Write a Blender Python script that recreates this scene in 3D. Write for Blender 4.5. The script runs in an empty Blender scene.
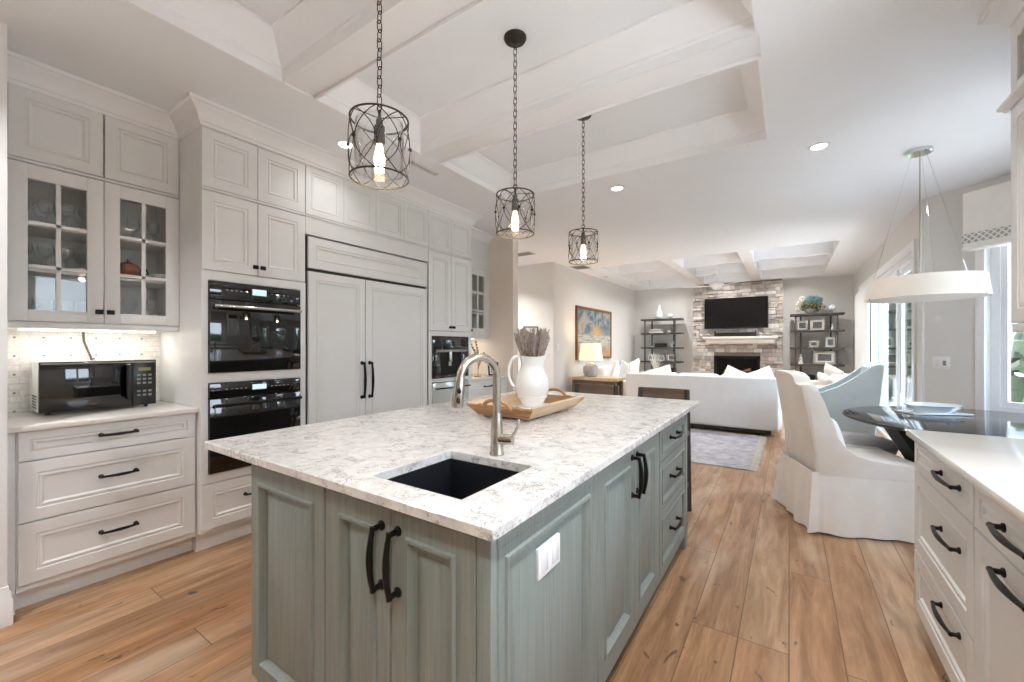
import bpy, bmesh, math, random
from mathutils import Vector, Matrix
random.seed(7)
PI = math.pi
SC = bpy.context.scene
COL = SC.collection

# ------------------------------------------------------------------ camera, world, exposure
CAM_H = 1.30
YAW = math.atan(277 / 415.0)
cam = bpy.data.cameras.new('camera')
cam.sensor_width = 36.0
cam.lens = 415.0 / 1024 * 36.0
cam.shift_y = 5.0 / 1024
cam.clip_start = 0.05
cam.clip_end = 200
cam_o = bpy.data.objects.new('camera', cam)
COL.objects.link(cam_o)
cam_o.location = (0, 0, CAM_H)
cam_o.rotation_euler = (PI / 2, 0, YAW)
SC.camera = cam_o

w = bpy.data.worlds.new('overcast_sky')
w.use_nodes = True
SC.world = w
nt = w.node_tree
bg = nt.nodes['Background']
tc = nt.nodes.new('ShaderNodeTexCoord')
sp = nt.nodes.new('ShaderNodeSeparateXYZ')
rp = nt.nodes.new('ShaderNodeValToRGB')
nt.links.new(tc.outputs['Generated'], sp.inputs[0])
nt.links.new(sp.outputs['Z'], rp.inputs[0])
rp.color_ramp.elements[0].position = 0.0
rp.color_ramp.elements[0].color = (0.79, 0.895, 1.0, 1)
rp.color_ramp.elements[1].position = 0.9
rp.color_ramp.elements[1].color = (0.52, 0.74, 1.0, 1)
nt.links.new(rp.outputs[0], bg.inputs['Color'])
bg.inputs['Strength'].default_value = 4.4

sun = bpy.data.lights.new('sun', 'SUN')
sun.energy = 20.0
sun.angle = math.radians(3)
sun.color = (1, 1, 1)
sun_o = bpy.data.objects.new('sun', sun)
COL.objects.link(sun_o)
sun_o.location = (-8, 2, 14)
sun_o.rotation_euler = Vector((.42, .10, -1)).to_track_quat('-Z', 'Y').to_euler()

vs = SC.view_settings
SC.display_settings.display_device = 'sRGB'
vs.view_transform = 'Standard'
vs.look = 'None'
vs.gamma = 1.0
vs.use_curve_mapping = False
vs.exposure = 1.40
SC.cycles.max_bounces = 14
SC.cycles.diffuse_bounces = 8
SC.cycles.glossy_bounces = 6
SC.cycles.transmission_bounces = 10
SC.cycles.transparent_max_bounces = 24
SC.cycles.sample_clamp_indirect = 6.0
SC.cycles.caustics_reflective = False
SC.cycles.caustics_refractive = False


# ------------------------------------------------------------------ materials
def rgb(h):
    h = h.lstrip('#')
    o = []
    for i in (0, 2, 4):
        v = int(h[i:i + 2], 16) / 255
        o.append(v / 12.92 if v <= .04045 else ((v + .055) / 1.055) ** 2.4)
    return (o[0], o[1], o[2], 1)


class NM:
    """small node-material helper"""
    def __init__(s, name):
        s.m = bpy.data.materials.new(name)
        s.m.use_nodes = True
        s.t = s.m.node_tree
        s.b = s.t.nodes['Principled BSDF']

    def n(s, typ, **kw):
        o = s.t.nodes.new('ShaderNode' + typ)
        for k, v in kw.items():
            setattr(o, k, v)
        return o

    def l(s, a, b):
        s.t.links.new(a, b)

    def ramp(s, fac, stops):
        r = s.n('ValToRGB')
        e = r.color_ramp.elements
        while len(e) < len(stops):
            e.new(0.5)
        for i, (p, c) in enumerate(stops):
            e[i].position = p
            e[i].color = c if len(c) == 4 else (*c, 1)
        s.l(fac, r.inputs[0])
        return r.outputs[0]

    def coord(s, kind='Object', scale=(1, 1, 1), rot=(0, 0, 0)):
        t = s.n('TexCoord')
        m = s.n('Mapping')
        m.inputs['Scale'].default_value = scale
        m.inputs['Rotation'].default_value = rot
        s.l(t.outputs[kind], m.inputs[0])
        return m.outputs[0]

    def noise(s, vec, scale, detail=4, rough=.55, dist=0):
        o = s.n('TexNoise')
        s.l(vec, o.inputs['Vector'])
        o.inputs['Scale'].default_value = scale
        o.inputs['Detail'].default_value = detail
        o.inputs['Roughness'].default_value = rough
        o.inputs['Distortion'].default_value = dist
        return o.outputs['Fac']

    def mix(s, fac, a, b, mode='MIX'):
        o = s.n('MixRGB', blend_type=mode)
        for sock, v in ((o.inputs[0], fac), (o.inputs[1], a), (o.inputs[2], b)):
            if hasattr(v, 'is_output'):
                s.l(v, sock)
            else:
                sock.default_value = v
        return o.outputs[0]

    def math(s, op, a, b=0.0):
        o = s.n('Math', operation=op)
        for sock, v in ((o.inputs[0], a), (o.inputs[1], b)):
            if hasattr(v, 'is_output'):
                s.l(v, sock)
            else:
                sock.default_value = v
        return o.outputs[0]

    def bump(s, h, strength=.3, dist=.01):
        o = s.n('Bump')
        o.inputs['Strength'].default_value = strength
        o.inputs['Distance'].default_value = dist
        s.l(h, o.inputs['Height'])
        s.l(o.outputs[0], s.b.inputs['Normal'])

    def base(s, c):
        if hasattr(c, 'is_output'):
            s.l(c, s.b.inputs['Base Color'])
        else:
            s.b.inputs['Base Color'].default_value = c


def plain(name, c, rough=.5, metal=0, var=.0, vscale=6, bump=0, bscale=200, coat=0, spec=None):
    k = NM(name)
    c = rgb(c) if isinstance(c, str) else c
    k.b.inputs['Roughness'].default_value = rough
    k.b.inputs['Metallic'].default_value = metal
    if coat:
        k.b.inputs['Coat Weight'].default_value = coat
    if spec is not None:
        k.b.inputs['Specular IOR Level'].default_value = spec
    v = k.coord()
    f = k.noise(v, vscale, 3)
    lo = tuple(x * (1 - var) for x in c[:3])
    hi = tuple(min(1, x * (1 + var)) for x in c[:3])
    k.base(k.ramp(f, [(.3, lo), (.7, hi)]))
    if bump:
        k.bump(k.noise(v, bscale, 2), bump, .002)
    return k.m


def glow(name, c, strength):
    k = NM(name)
    k.base(rgb(c))
    k.b.inputs['Emission Color'].default_value = rgb(c)
    k.b.inputs['Emission Strength'].default_value = strength
    return k.m


def clear_glass(name, tint=(1, 1, 1, 1), refl=1.0):
    k = NM(name)
    k.t.nodes.remove(k.b)
    tr = k.n('BsdfTransparent')
    tr.inputs[0].default_value = tint
    gl = k.n('BsdfGlossy')
    gl.inputs['Roughness'].default_value = .02
    lw = k.n('LayerWeight')
    lw.inputs[0].default_value = .5
    fr = k.math('ADD', k.math('MULTIPLY', k.math('POWER', lw.outputs['Facing'], 5.0), .96), .04)
    mx = k.n('MixShader')
    k.l(k.math('MULTIPLY', fr, refl), mx.inputs[0])
    k.l(tr.outputs[0], mx.inputs[1])
    k.l(gl.outputs[0], mx.inputs[2])
    k.l(mx.outputs[0], k.t.nodes['Material Output'].inputs[0])
    return k.m


def wood(name, c1, c2, axis='Y', scale=1.0, rough=.5):
    k = NM(name)
    sc = {'X': (1.5, 22, 22), 'Y': (22, 1.5, 22), 'Z': (22, 22, 1.5)}[axis]
    v = k.coord(scale=tuple(q * scale for q in sc))
    f = k.noise(v, 1.6, 6, .6, 1.2)
    k.base(k.ramp(f, [(.3, rgb(c1)), (.7, rgb(c2))]))
    k.b.inputs['Roughness'].default_value = rough
    k.bump(f, .12, .002)
    return k.m


def make_floor_mat():
    k = NM('oak_planks')
    v = k.coord(rot=(0, 0, PI / 2))
    br = k.n('TexBrick')
    k.l(v, br.inputs['Vector'])
    br.offset = .37
    br.offset_frequency = 3
    br.squash = 1.0
    br.inputs['Color1'].default_value = (0, 0, 0, 1)
    br.inputs['Color2'].default_value = (1, 1, 1, 1)
    br.inputs['Mortar'].default_value = (.5, .5, .5, 1)
    br.inputs['Scale'].default_value = 1.0
    br.inputs['Mortar Size'].default_value = .003
    br.inputs['Mortar Smooth'].default_value = .3
    br.inputs['Brick Width'].default_value = 2.1
    br.inputs['Row Height'].default_value = .19
    rnd = br.outputs['Color']
    # grain shifts from plank to plank
    t = k.n('TexCoord')
    mp = k.n('Mapping')
    mp.inputs['Scale'].default_value = (9, .9, 1)
    k.l(t.outputs['Object'], mp.inputs[0])
    comb = k.n('CombineXYZ')
    sepc = k.n('SeparateColor')
    k.l(rnd, sepc.inputs[0])
    k.l(k.math('MULTIPLY', sepc.outputs[0], 37.0), comb.inputs['Y'])
    k.l(k.math('MULTIPLY', sepc.outputs[0], 11.0), comb.inputs['Z'])
    va = k.n('VectorMath', operation='ADD')
    k.l(mp.outputs[0], va.inputs[0])
    k.l(comb.outputs[0], va.inputs[1])
    g1 = k.noise(va.outputs[0], 1.5, 9, .66, .8)
    g2 = k.noise(va.outputs[0], 9.0, 5, .6, .4)
    base = k.ramp(g1, [(.22, rgb('#6d533c')), (.42, rgb('#a08060')), (.58, rgb('#bb9b7c')), (.8, rgb('#d2ba9f'))])
    fine = k.ramp(g2, [(.3, (.78, .77, .76)), (.6, (1.05, 1.04, 1.03))])
    c = k.mix(.75, base, fine, 'MULTIPLY')
    tone = k.ramp(sepc.outputs[0], [(0, rgb('#e6d8cb')), (.3, rgb('#ffffff')), (.55, rgb('#eccfb4')), (.8, rgb('#fbeee2')), (1, rgb('#cdb7a4'))])
    c = k.mix(.85, c, tone, 'MULTIPLY')
    # knots and dark mineral streaks
    vk = k.coord(scale=(9, 4.6, 1))
    n3 = k.noise(vk, 1.55, 3, .5, .6)
    knot = k.ramp(n3, [(.665, (0, 0, 0)), (.71, (1, 1, 1))])
    c = k.mix(k.math('MULTIPLY', knot, .8), c, rgb('#4f3b2e'))
    # pale limed patches
    vl = k.coord(scale=(2.6, .8, 1))
    lim = k.ramp(k.noise(vl, 1.1, 4), [(.52, (0, 0, 0)), (.72, (1, 1, 1))])
    c = k.mix(k.math('MULTIPLY', lim, .5), c, rgb('#dcc8b4'))
    c = k.mix(k.math('MULTIPLY', br.outputs['Fac'], .8), c, rgb('#6b513c'))
    k.base(c)
    k.b.inputs['Roughness'].default_value = .42
    k.l(k.ramp(g2, [(.2, (.36, .36, .36)), (.8, (.52, .52, .52))]), k.b.inputs['Roughness'])
    h = k.math('SUBTRACT', k.math('MULTIPLY', g2, .25), br.outputs['Fac'])
    k.bump(h, .22, .004)
    return k.m


def make_quartz():
    k = NM('speckled_quartz')
    v = k.coord()
    a = k.noise(v, 17, 7, .68, 1.3)
    d = k.math('ABSOLUTE', k.math('SUBTRACT', a, .5))
    line = k.ramp(d, [(.006, (1, 1, 1)), (.034, (0, 0, 0))])
    mask = k.ramp(k.noise(v, 13, 4, .6, .8), [(.47, (0, 0, 0)), (.58, (1, 1, 1))])
    fac = k.math('MULTIPLY', line, mask)
    b2 = k.noise(v, 42, 4, .6, .7)
    sp2 = k.ramp(b2, [(.62, (0, 0, 0)), (.72, (1, 1, 1))])
    cl = k.ramp(k.noise(v, 24, 4, .6, .5), [(.35, rgb('#cfcdcb')), (.62, rgb('#e3e2e0'))])
    c = k.mix(k.math('MULTIPLY', sp2, .35), cl, rgb('#bab6b3'))
    c = k.mix(k.math('MULTIPLY', fac, .7), c, rgb('#737070'))
    k.base(c)
    k.b.inputs['Roughness'].default_value = .16
    return k.m


def make_sage():
    k = NM('sage_glazed_paint')
    v = k.coord(scale=(60, 60, 1.6))
    f = k.noise(v, 2.0, 5, .6)
    k.base(k.ramp(f, [(.25, rgb('#747c77')), (.75, rgb('#8e9691'))]))
    k.b.inputs['Roughness'].default_value = .42
    return k.m


def make_stone():
    k = NM('ledgestone')
    g = k.n('NewGeometry')
    v = k.coord()
    c = k.ramp(g.outputs['Random Per Island'], [(0, rgb('#96918c')), (.25, rgb('#b9b3ad')), (.45, rgb('#d2cdc7')), (.6, rgb('#aaa39c')), (.78, rgb('#dad6d1')), (.9, rgb('#a39b93')), (1, rgb('#c9bfb5'))])
    n = k.noise(v, 16, 5)
    c = k.mix(.6, c, k.ramp(n, [(.3, (.72, .70, .69)), (.7, (1.08, 1.07, 1.05))]), 'MULTIPLY')
    k.base(c)
    k.b.inputs['Roughness'].default_value = .9
    k.bump(n, .6, .02)
    return k.m


def make_mosaic():
    k = NM('marble_basketweave_tile')
    v = k.coord(scale=(1, 1, 1))
    sx = k.n('SeparateXYZ')
    k.l(v, sx.inputs[0])
    cm = k.n('CombineXYZ')
    k.l(sx.outputs['Y'], cm.inputs['X'])
    k.l(sx.outputs['Z'], cm.inputs['Y'])
    br = k.n('TexBrick')
    k.l(cm.outputs[0], br.inputs['Vector'])
    br.offset = .5
    br.inputs['Scale'].default_value = 1.0
    br.inputs['Brick Width'].default_value = .076
    br.inputs['Row Height'].default_value = .036
    br.inputs['Mortar Size'].default_value = .0016
    br.inputs['Color1'].default_value = rgb('#e8e6e1')
    br.inputs['Color2'].default_value = rgb('#dedad4')
    br.inputs['Mortar'].default_value = rgb('#cfcbc4')
    def frac(o, p):
        return k.math('ABSOLUTE', k.math('SUBTRACT', k.math('FRACT', k.math('DIVIDE', o, p)), .5))
    dx = k.math('LESS_THAN', frac(sx.outputs['Y'], .114), .045)
    dz = k.math('LESS_THAN', frac(sx.outputs['Z'], .108), .05)
    dot = k.math('MULTIPLY', dx, dz)
    ve = k.ramp(k.noise(v, 9, 6, .6, 1.5), [(.42, (1, 1, 1)), (.5, (.86, .86, .87)), (.58, (1, 1, 1))])
    c = k.mix(1.0, br.outputs['Color'], ve, 'MULTIPLY')
    k.base(k.mix(dot, c, rgb('#7b7a79')))
    k.b.inputs['Roughness'].default_value = .25
    return k.m


def make_painting():
    k = NM('sunset_beach_canvas')
    t = k.n('TexCoord')
    s = k.n('SeparateXYZ')
    k.l(t.outputs['Generated'], s.inputs[0])
    u, z = s.outputs['Y'], s.outputs['Z']
    du = k.math('SUBTRACT', u, .55)
    dz = k.math('SUBTRACT', z, .50)
    ang = k.math('ARCTAN2', dz, k.math('MULTIPLY', du, 1.6))
    comb = k.n('CombineXYZ')
    k.l(k.math('MULTIPLY', ang, 1.9), comb.inputs[0])
    r = k.math('SQRT', k.math('ADD', k.math('MULTIPLY', du, du), k.math('MULTIPLY', dz, dz)))
    k.l(k.math('MULTIPLY', r, 4.5), comb.inputs[1])
    cl = k.noise(comb.outputs[0], 1.25, 6, .62, .8)
    sky = k.ramp(cl, [(.32, rgb('#4a5c6c')), (.48, rgb('#73838e')), (.6, rgb('#a8a297')), (.72, rgb('#77695f'))])
    halo = k.ramp(r, [(.0, (1, 1, 1)), (.26, (0, 0, 0))])
    sky = k.mix(halo, sky, rgb('#cfa765'))
    v2 = k.coord('Generated', scale=(1, 3, 16))
    wn = k.noise(v2, 2.0, 4)
    sea = k.ramp(wn, [(.35, rgb('#6d8493')), (.55, rgb('#c8c2b0')), (.7, rgb('#a98f6b'))])
    sand = k.ramp(wn, [(.3, rgb('#9b8163')), (.7, rgb('#c2a584'))])
    low = k.mix(k.ramp(z, [(.16, (0, 0, 0)), (.27, (1, 1, 1))]), sand, sea)
    k.base(k.mix(k.ramp(z, [(.45, (0, 0, 0)), (.49, (1, 1, 1))]), low, sky))
    k.b.inputs['Roughness'].default_value = .6
    return k.m


def make_rug():
    k = NM('faded_lavender_rug')
    v = k.coord()
    n = k.noise(v, 7, 6, .65, 1.0)
    k.base(k.ramp(n, [(.3, rgb('#8c8a93')), (.5, rgb('#aeaaae')), (.7, rgb('#ccc6c4'))]))
    k.b.inputs['Roughness'].default_value = .95
    k.bump(k.noise(v, 160, 2), .5, .004)
    return k.m


def make_linen(name, c1, c2):
    k = NM(name)
    v = k.coord(scale=(1, 1, 1))
    wv = k.noise(v, 260, 2, .5)
    f = k.noise(v, 5, 3)
    c = k.ramp(f, [(.3, rgb(c1)), (.7, rgb(c2))])
    k.base(c)
    k.b.inputs['Roughness'].default_value = .92
    k.b.inputs['Sheen Weight'].default_value = .25
    k.bump(wv, .25, .002)
    return k.m


def make_sheer():
    k = NM('sheer_white_drape')
    k.b.inputs['Roughness'].default_value = .9
    k.base(rgb('#e4e5e5'))
    tl = k.n('BsdfTranslucent')
    tl.inputs[0].default_value = rgb('#e4e5e5')
    mx = k.n('MixShader')
    mx.inputs[0].default_value = .10
    k.l(k.b.outputs[0], mx.inputs[1])
    k.l(tl.outputs[0], mx.inputs[2])
    k.l(mx.outputs[0], k.t.nodes['Material Output'].inputs[0])
    return k.m


def make_trim_band():
    k = NM('greek_key_ribbon')
    t = k.n('TexCoord')
    s = k.n('SeparateXYZ')
    k.l(t.outputs['Object'], s.inputs[0])
    ch = k.math('ABSOLUTE', k.math('SUBTRACT', k.math('FRACT', k.math('MULTIPLY', k.math('ADD', s.outputs['X'], s.outputs['Z']), 20.0)), .5))
    ch2 = k.math('ABSOLUTE', k.math('SUBTRACT', k.math('FRACT', k.math('MULTIPLY', k.math('SUBTRACT', s.outputs['X'], s.outputs['Z']), 20.0)), .5))
    m = k.math('GREATER_THAN', k.math('MAXIMUM', ch, ch2), .36)
    k.base(k.mix(m, rgb('#a9a8a6'), rgb('#e8e6e2')))
    k.b.inputs['Roughness'].default_value = .9
    return k.m


def make_leaf(name, c1, c2):
    k = NM(name)
    g = k.n('NewGeometry')
    k.base(k.ramp(g.outputs['Random Per Island'], [(0, rgb(c1)), (1, rgb(c2))]))
    k.b.inputs['Roughness'].default_value = .55
    return k.m


M = {
    'cab': plain('cabinet_white_paint', '#e2e3e3', .38, var=.01),
    'ceil': plain('ceiling_white_paint', '#e8ebee', .8, var=.006),
    'wall': plain('wall_pale_greige_paint', '#dad9d6', .85, var=.01),
    'tan': plain('wall_tan_warm_light', '#e6dacf', .85, var=.01),  # tan paint with the warm light on the return wall put in
    'trim': plain('trim_white_paint', '#ebecee', .4, var=.006),
    'floor': make_floor_mat(),
    'quartz': make_quartz(),
    'white_quartz': plain('plain_white_quartz', '#e3e0dc', .15, var=.02, vscale=3),
    'sage': make_sage(),
    'black': plain('oil_rubbed_black_metal', '#1b1a19', .38, .6, var=.1),
    'iron': plain('dark_bronze_iron', '#36302b', .5, .5, var=.15, vscale=30),
    'oven_glass': plain('black_oven_glass', '#0b0b0c', .04, 0, coat=.6),
    'black_plastic': plain('black_plastic', '#151515', .32),
    'grey_plastic': plain('grey_plastic', '#8d8d8a', .4),
    'display': glow('oven_clock_display', '#b9d3d8', .35),
    'mw_display': plain('microwave_display', '#8c8a55', .3),
    'steel': plain('brushed_stainless', '#c9c7c3', .28, 1.0, var=.05, vscale=40),
    'nickel': plain('brushed_nickel', '#b9b2a9', .27, 1.0, var=.04, vscale=40),
    'chrome': plain('polished_chrome', '#d5d8d8', .08, 1.0),
    'sink': plain('black_composite', '#1d1f24', .35, var=.1),
    'ceramic': plain('white_glazed_ceramic', '#eef0f1', .12, coat=.5),
    'plate': plain('pale_blue_white_porcelain', '#dfe6ea', .15, coat=.5),
    'tray': wood('tray_acacia_wood', '#8f6540', '#c09a70', 'X', .7),
    'tray_rail': wood('tray_pale_wood', '#b8987a', '#dcc6aa', 'Y', .7),
    'lavender': plain('dried_lavender', '#a3968f', .95, var=.3, vscale=60),
    'stem': plain('dried_stem', '#83795f', .9, var=.2, vscale=40),
    'linen': make_linen('white_slipcover_linen', '#ebe8e3', '#f3f0ec'),
    'sofa': make_linen('white_sofa_fabric', '#ebeae8', '#f1f0ee'),
    'blue': make_linen('pale_blue_upholstery', '#c3d3d8', '#d3dfe2'),
    'beige': make_linen('oatmeal_upholstery', '#c9c4bc', '#d6d1ca'),
    'greycloth': make_linen('grey_cushion_fabric', '#bdbdbb', '#cac9c7'),
    'cream': make_linen('cream_lampshade', '#f1e6cf', '#f6ecd8'),
    'shade': make_linen('oatmeal_drum_shade', '#dcd4ca', '#e6dfd6'),
    'stoolwood': wood('weathered_brown_wood', '#5c4a3f', '#857062', 'X', 1.0),
    'stooldark': plain('stool_dark_leg', '#3c352f', .5, var=.1),
    'shelfwood': wood('charcoal_shelf_wood', '#39332f', '#57504a', 'X', 1.0),
    'livewood': wood('pale_live_edge_wood', '#b89a77', '#dcc7a8', 'Y', .6),
    'sideleg': wood('grey_brown_table_wood', '#5b4f47', '#7d7067', 'Z', .8),
    'table': plain('smoked_black_table_glass', '#22282b', .07, 0, spec=.28),
    'tablebase': plain('black_table_base', '#141414', .4),
    'stone': make_stone(),
    'grout': plain('stone_backing', '#77706a', .95, var=.1),
    'mantle': plain('pale_mantle_stone', '#d9d6d0', .7, var=.05, vscale=20),
    'soot': plain('firebox_black', '#100f0e', .85, var=.3),
    'log': plain('ceramic_fire_logs', '#7e5b42', .9, var=.45, vscale=18),
    'screen': plain('tv_screen_glass', '#08080a', .12),
    'tile': make_mosaic(),
    'painting': make_painting(),
    'frame_brown': wood('brown_picture_frame', '#6b4a33', '#936a4a', 'Z', 1.0),
    'rug': make_rug(),
    'fringe': plain('cream_rug_fringe', '#d9d2c8', .95, var=.1, vscale=40),
    'band': make_trim_band(),
    'pane': clear_glass('window_pane'),
    'cabinet_pane': clear_glass('cabinet_pane', (.985, .99, .985, 1), .8),
    'glassware': clear_glass('clear_glassware', (.97, .98, .98, 1), 1.6),
    'pendant_glass': clear_glass('pendant_glass', (.99, .99, .99, 1), 2.2),
    'bulb': glow('warm_bulb', '#ffdcae', 3.2),
    'lens': glow('downlight_lens', '#fff4e2', 6.0),
    'strip': glow('under_cabinet_light', '#fff0d8', 1.4),
    'diffuser': glow('drum_diffuser', '#fff8ee', .5),
    'lampglow': glow('lit_lampshade', '#f3e4c4', .28),
    'copper': plain('copper_lustre_china', '#a9603f', .22, .5, var=.3, vscale=30),
    'china': plain('patterned_china', '#cfc7bb', .25, var=.25, vscale=50),
    'photo': plain('photo_print', '#6e6f72', .5, var=.6, vscale=25),
    'photo_mat': plain('white_photo_mount', '#ebe8e2', .7),
    'silver': plain('silver_frame', '#b7b3ab', .35, .6),
    'gold': plain('antique_gold_metal', '#9a8664', .4, .7, var=.2, vscale=30),
    'greyceramic': plain('grey_stoneware', '#b3b2b4', .45, var=.12, vscale=30),
    'flower_white': make_leaf('white_petals', '#e8e4da', '#f4f2ea'),
    'flower_teal': make_leaf('teal_hydrangea', '#6fa5b0', '#a8c8c8'),
    'flower_yellow': make_leaf('yellow_petals', '#b7a45a', '#d8cc96'),
    'leaf_dark': make_leaf('dark_leaves', '#2d3a2c', '#4d5d44'),
    'hedge': make_leaf('hedge_leaves', '#0d170b', '#25361e'),
    'tree': make_leaf('tree_leaves', '#36493b', '#64776a'),
    'lawn': plain('garden_lawn', '#606a58', .95, var=.2, vscale=2),
    'bark': plain('bark', '#6a5a4b', .9, var=.2, vscale=20),
    'patio': plain('patio_pavers', '#cfcfcf', .8, var=.06, vscale=4),
    'stucco': plain('painted_porch_column', '#98a1a3', .85, var=.02),
    'mint': plain('warming_drawer_glass', '#c6d0cc', .12, .2),
    'vent': plain('vent_grey', '#c9c7c4', .6),
    'dark_gap': plain('dark_gap', '#3a3835', .9),
    'book1': plain('book_cover_white', '#d8d4cc', .6),
    'book2': plain('book_cover_grey', '#8c8883', .6),
    'sheer': make_sheer(),
}


# ------------------------------------------------------------------ mesh builder
class MB:
    def __init__(s):
        s.v = []
        s.f = []

    def add(s, vs, fs):
        n = len(s.v)
        s.v += [Vector(v) for v in vs]
        s.f += [[i + n for i in f] for f in fs]
        return s

    def join(s, o, mat=None):
        return s.add([mat @ v for v in o.v] if mat else o.v, o.f)

    def xf(s, m):
        s.v = [m @ v for v in s.v]
        return s

    def box(s, x0, x1, y0, y1, z0, z1):
        x0, x1 = min(x0, x1), max(x0, x1)
        y0, y1 = min(y0, y1), max(y0, y1)
        z0, z1 = min(z0, z1), max(z0, z1)
        return s.add([(x0, y0, z0), (x1, y0, z0), (x1, y1, z0), (x0, y1, z0), (x0, y0, z1), (x1, y0, z1), (x1, y1, z1), (x0, y1, z1)],
                     [(3, 2, 1, 0), (4, 5, 6, 7), (0, 1, 5, 4), (1, 2, 6, 5), (2, 3, 7, 6), (3, 0, 4, 7)])

    def rbox(s, x0, x1, y0, y1, z0, z1, r=.004, seg=2):
        b = bmesh.new()
        bmesh.ops.create_cube(b, size=1.0)
        for v in b.verts:
            v.co = Vector(((x0 + x1) / 2 + v.co.x * abs(x1 - x0), (y0 + y1) / 2 + v.co.y * abs(y1 - y0), (z0 + z1) / 2 + v.co.z * abs(z1 - z0)))
        bmesh.ops.bevel(b, geom=b.edges[:], offset=r, segments=seg, affect='EDGES', profile=.5)
        b.verts.index_update()
        s.add([v.co.copy() for v in b.verts], [[v.index for v in f.verts] for f in b.faces])
        b.free()
        return s

    def tube(s, pts, r, n=8, closed=False, caps=True):
        pts = [Vector(p) for p in pts]
        m = len(pts)
        rs = r if isinstance(r, (list, tuple)) else [r] * m
        rings = []
        prev = None
        for i in range(m):
            if closed:
                t = pts[(i + 1) % m] - pts[i - 1]
            else:
                t = pts[min(i + 1, m - 1)] - pts[max(i - 1, 0)]
            t = t.normalized() if t.length > 1e-9 else Vector((0, 0, 1))
            if prev is None:
                a = Vector((0, 0, 1)) if abs(t.z) < .9 else Vector((1, 0, 0))
                u = t.cross(a).normalized()
            else:
                u = prev - t * prev.dot(t)
                u = u.normalized() if u.length > 1e-6 else t.orthogonal().normalized()
            prev = u
            v = t.cross(u)
            rings.append([pts[i] + (u * math.cos(2 * PI * k / n) + v * math.sin(2 * PI * k / n)) * rs[i] for k in range(n)])
        vs = [p for q in rings for p in q]
        fs = []
        for i in range(m if closed else m - 1):
            j = (i + 1) % m
            for k in range(n):
                fs.append((i * n + k, i * n + (k + 1) % n, j * n + (k + 1) % n, j * n + k))
        if caps and not closed:
            fs.append(tuple(range(n))[::-1])
            fs.append(tuple((m - 1) * n + k for k in range(n)))
        return s.add(vs, fs)

    def cyl(s, p0, p1, r0, r1=None, n=16):
        return s.tube([p0, p1], [r0, r0 if r1 is None else r1], n)

    def lathe(s, prof, c=(0, 0, 0), n=32, sx=1, sy=1):
        vs, fs = [], []
        m = len(prof)
        for r, z in prof:
            for k in range(n):
                a = 2 * PI * k / n
                vs.append((c[0] + sx * r * math.cos(a), c[1] + sy * r * math.sin(a), c[2] + z))
        for i in range(m - 1):
            for k in range(n):
                fs.append((i * n + k, i * n + (k + 1) % n, (i + 1) * n + (k + 1) % n, (i + 1) * n + k))
        if prof[0][0] > 1e-6:
            fs.append(tuple(range(n))[::-1])
        if prof[-1][0] > 1e-6:
            fs.append(tuple((m - 1) * n + k for k in range(n)))
        return s.add(vs, fs)

    def prism(s, poly, d, axes='XZ', at=0.0):
        """polygon in the plane of two axes, extruded by d along the third from at"""
        def P(a, b, c):
            return {'XZ': (a, c, b), 'YZ': (c, a, b), 'XY': (a, b, c)}[axes]
        n = len(poly)
        vs = [P(a, b, at) for a, b in poly] + [P(a, b, at + d) for a, b in poly]
        fs = [tuple(range(n))[::-1], tuple(range(n, 2 * n))] + [(i, (i + 1) % n, n + (i + 1) % n, n + i) for i in range(n)]
        return s.add(vs, fs)

    def panel(s, o, u, n, w, h, rings):
        """a door or drawer front: o lower corner on the back plane, u along the width, n outwards"""
        o, u, n = Vector(o), Vector(u).normalized(), Vector(n).normalized()
        z = Vector((0, 0, 1))
        vs, fs = [], []
        for ins, dep in rings:
            for a, b in ((ins, ins), (w - ins, ins), (w - ins, h - ins), (ins, h - ins)):
                vs.append(o + u * a + z * b + n * dep)
        for i in range(len(rings) - 1):
            for k in range(4):
                fs.append((i * 4 + k, i * 4 + (k + 1) % 4, i * 4 + 4 + (k + 1) % 4, i * 4 + 4 + k))
        fs.append((0, 1, 2, 3))
        e = (len(rings) - 1) * 4
        fs.append((e, e + 1, e + 2, e + 3))
        return s.add(vs, fs)

    def sweep(s, path, prof, closed=False, side=1):
        """moulding: horizontal path of (x, y), profile of (out, z), mitred corners"""
        P = [Vector((p[0], p[1])) for p in path]
        m = len(P)
        k = len(prof)
        vs = []
        for i in range(m):
            def nrm(a, b):
                d = (b - a).normalized()
                return Vector((d.y, -d.x)) * side
            if closed or 0 < i < m - 1:
                n1 = nrm(P[i - 1], P[i])
                n2 = nrm(P[i], P[(i + 1) % m])
                b = (n1 + n2)
                b = b / max(.2, b.dot(n1)) if b.length > 1e-6 else n1
            elif i == 0:
                b = nrm(P[0], P[1])
            else:
                b = nrm(P[-2], P[-1])
            for o, z in prof:
                q = P[i] + b * o
                vs.append((q.x, q.y, z))
        fs = []
        for i in range(m if closed else m - 1):
            j = (i + 1) % m
            for a in range(k):
                c = (a + 1) % k
                fs.append((i * k + a, i * k + c, j * k + c, j * k + a))
        if not closed:
            fs.append(tuple(range(k)))
            fs.append(tuple((m - 1) * k + a for a in range(k)))
        return s.add(vs, fs)

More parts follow.
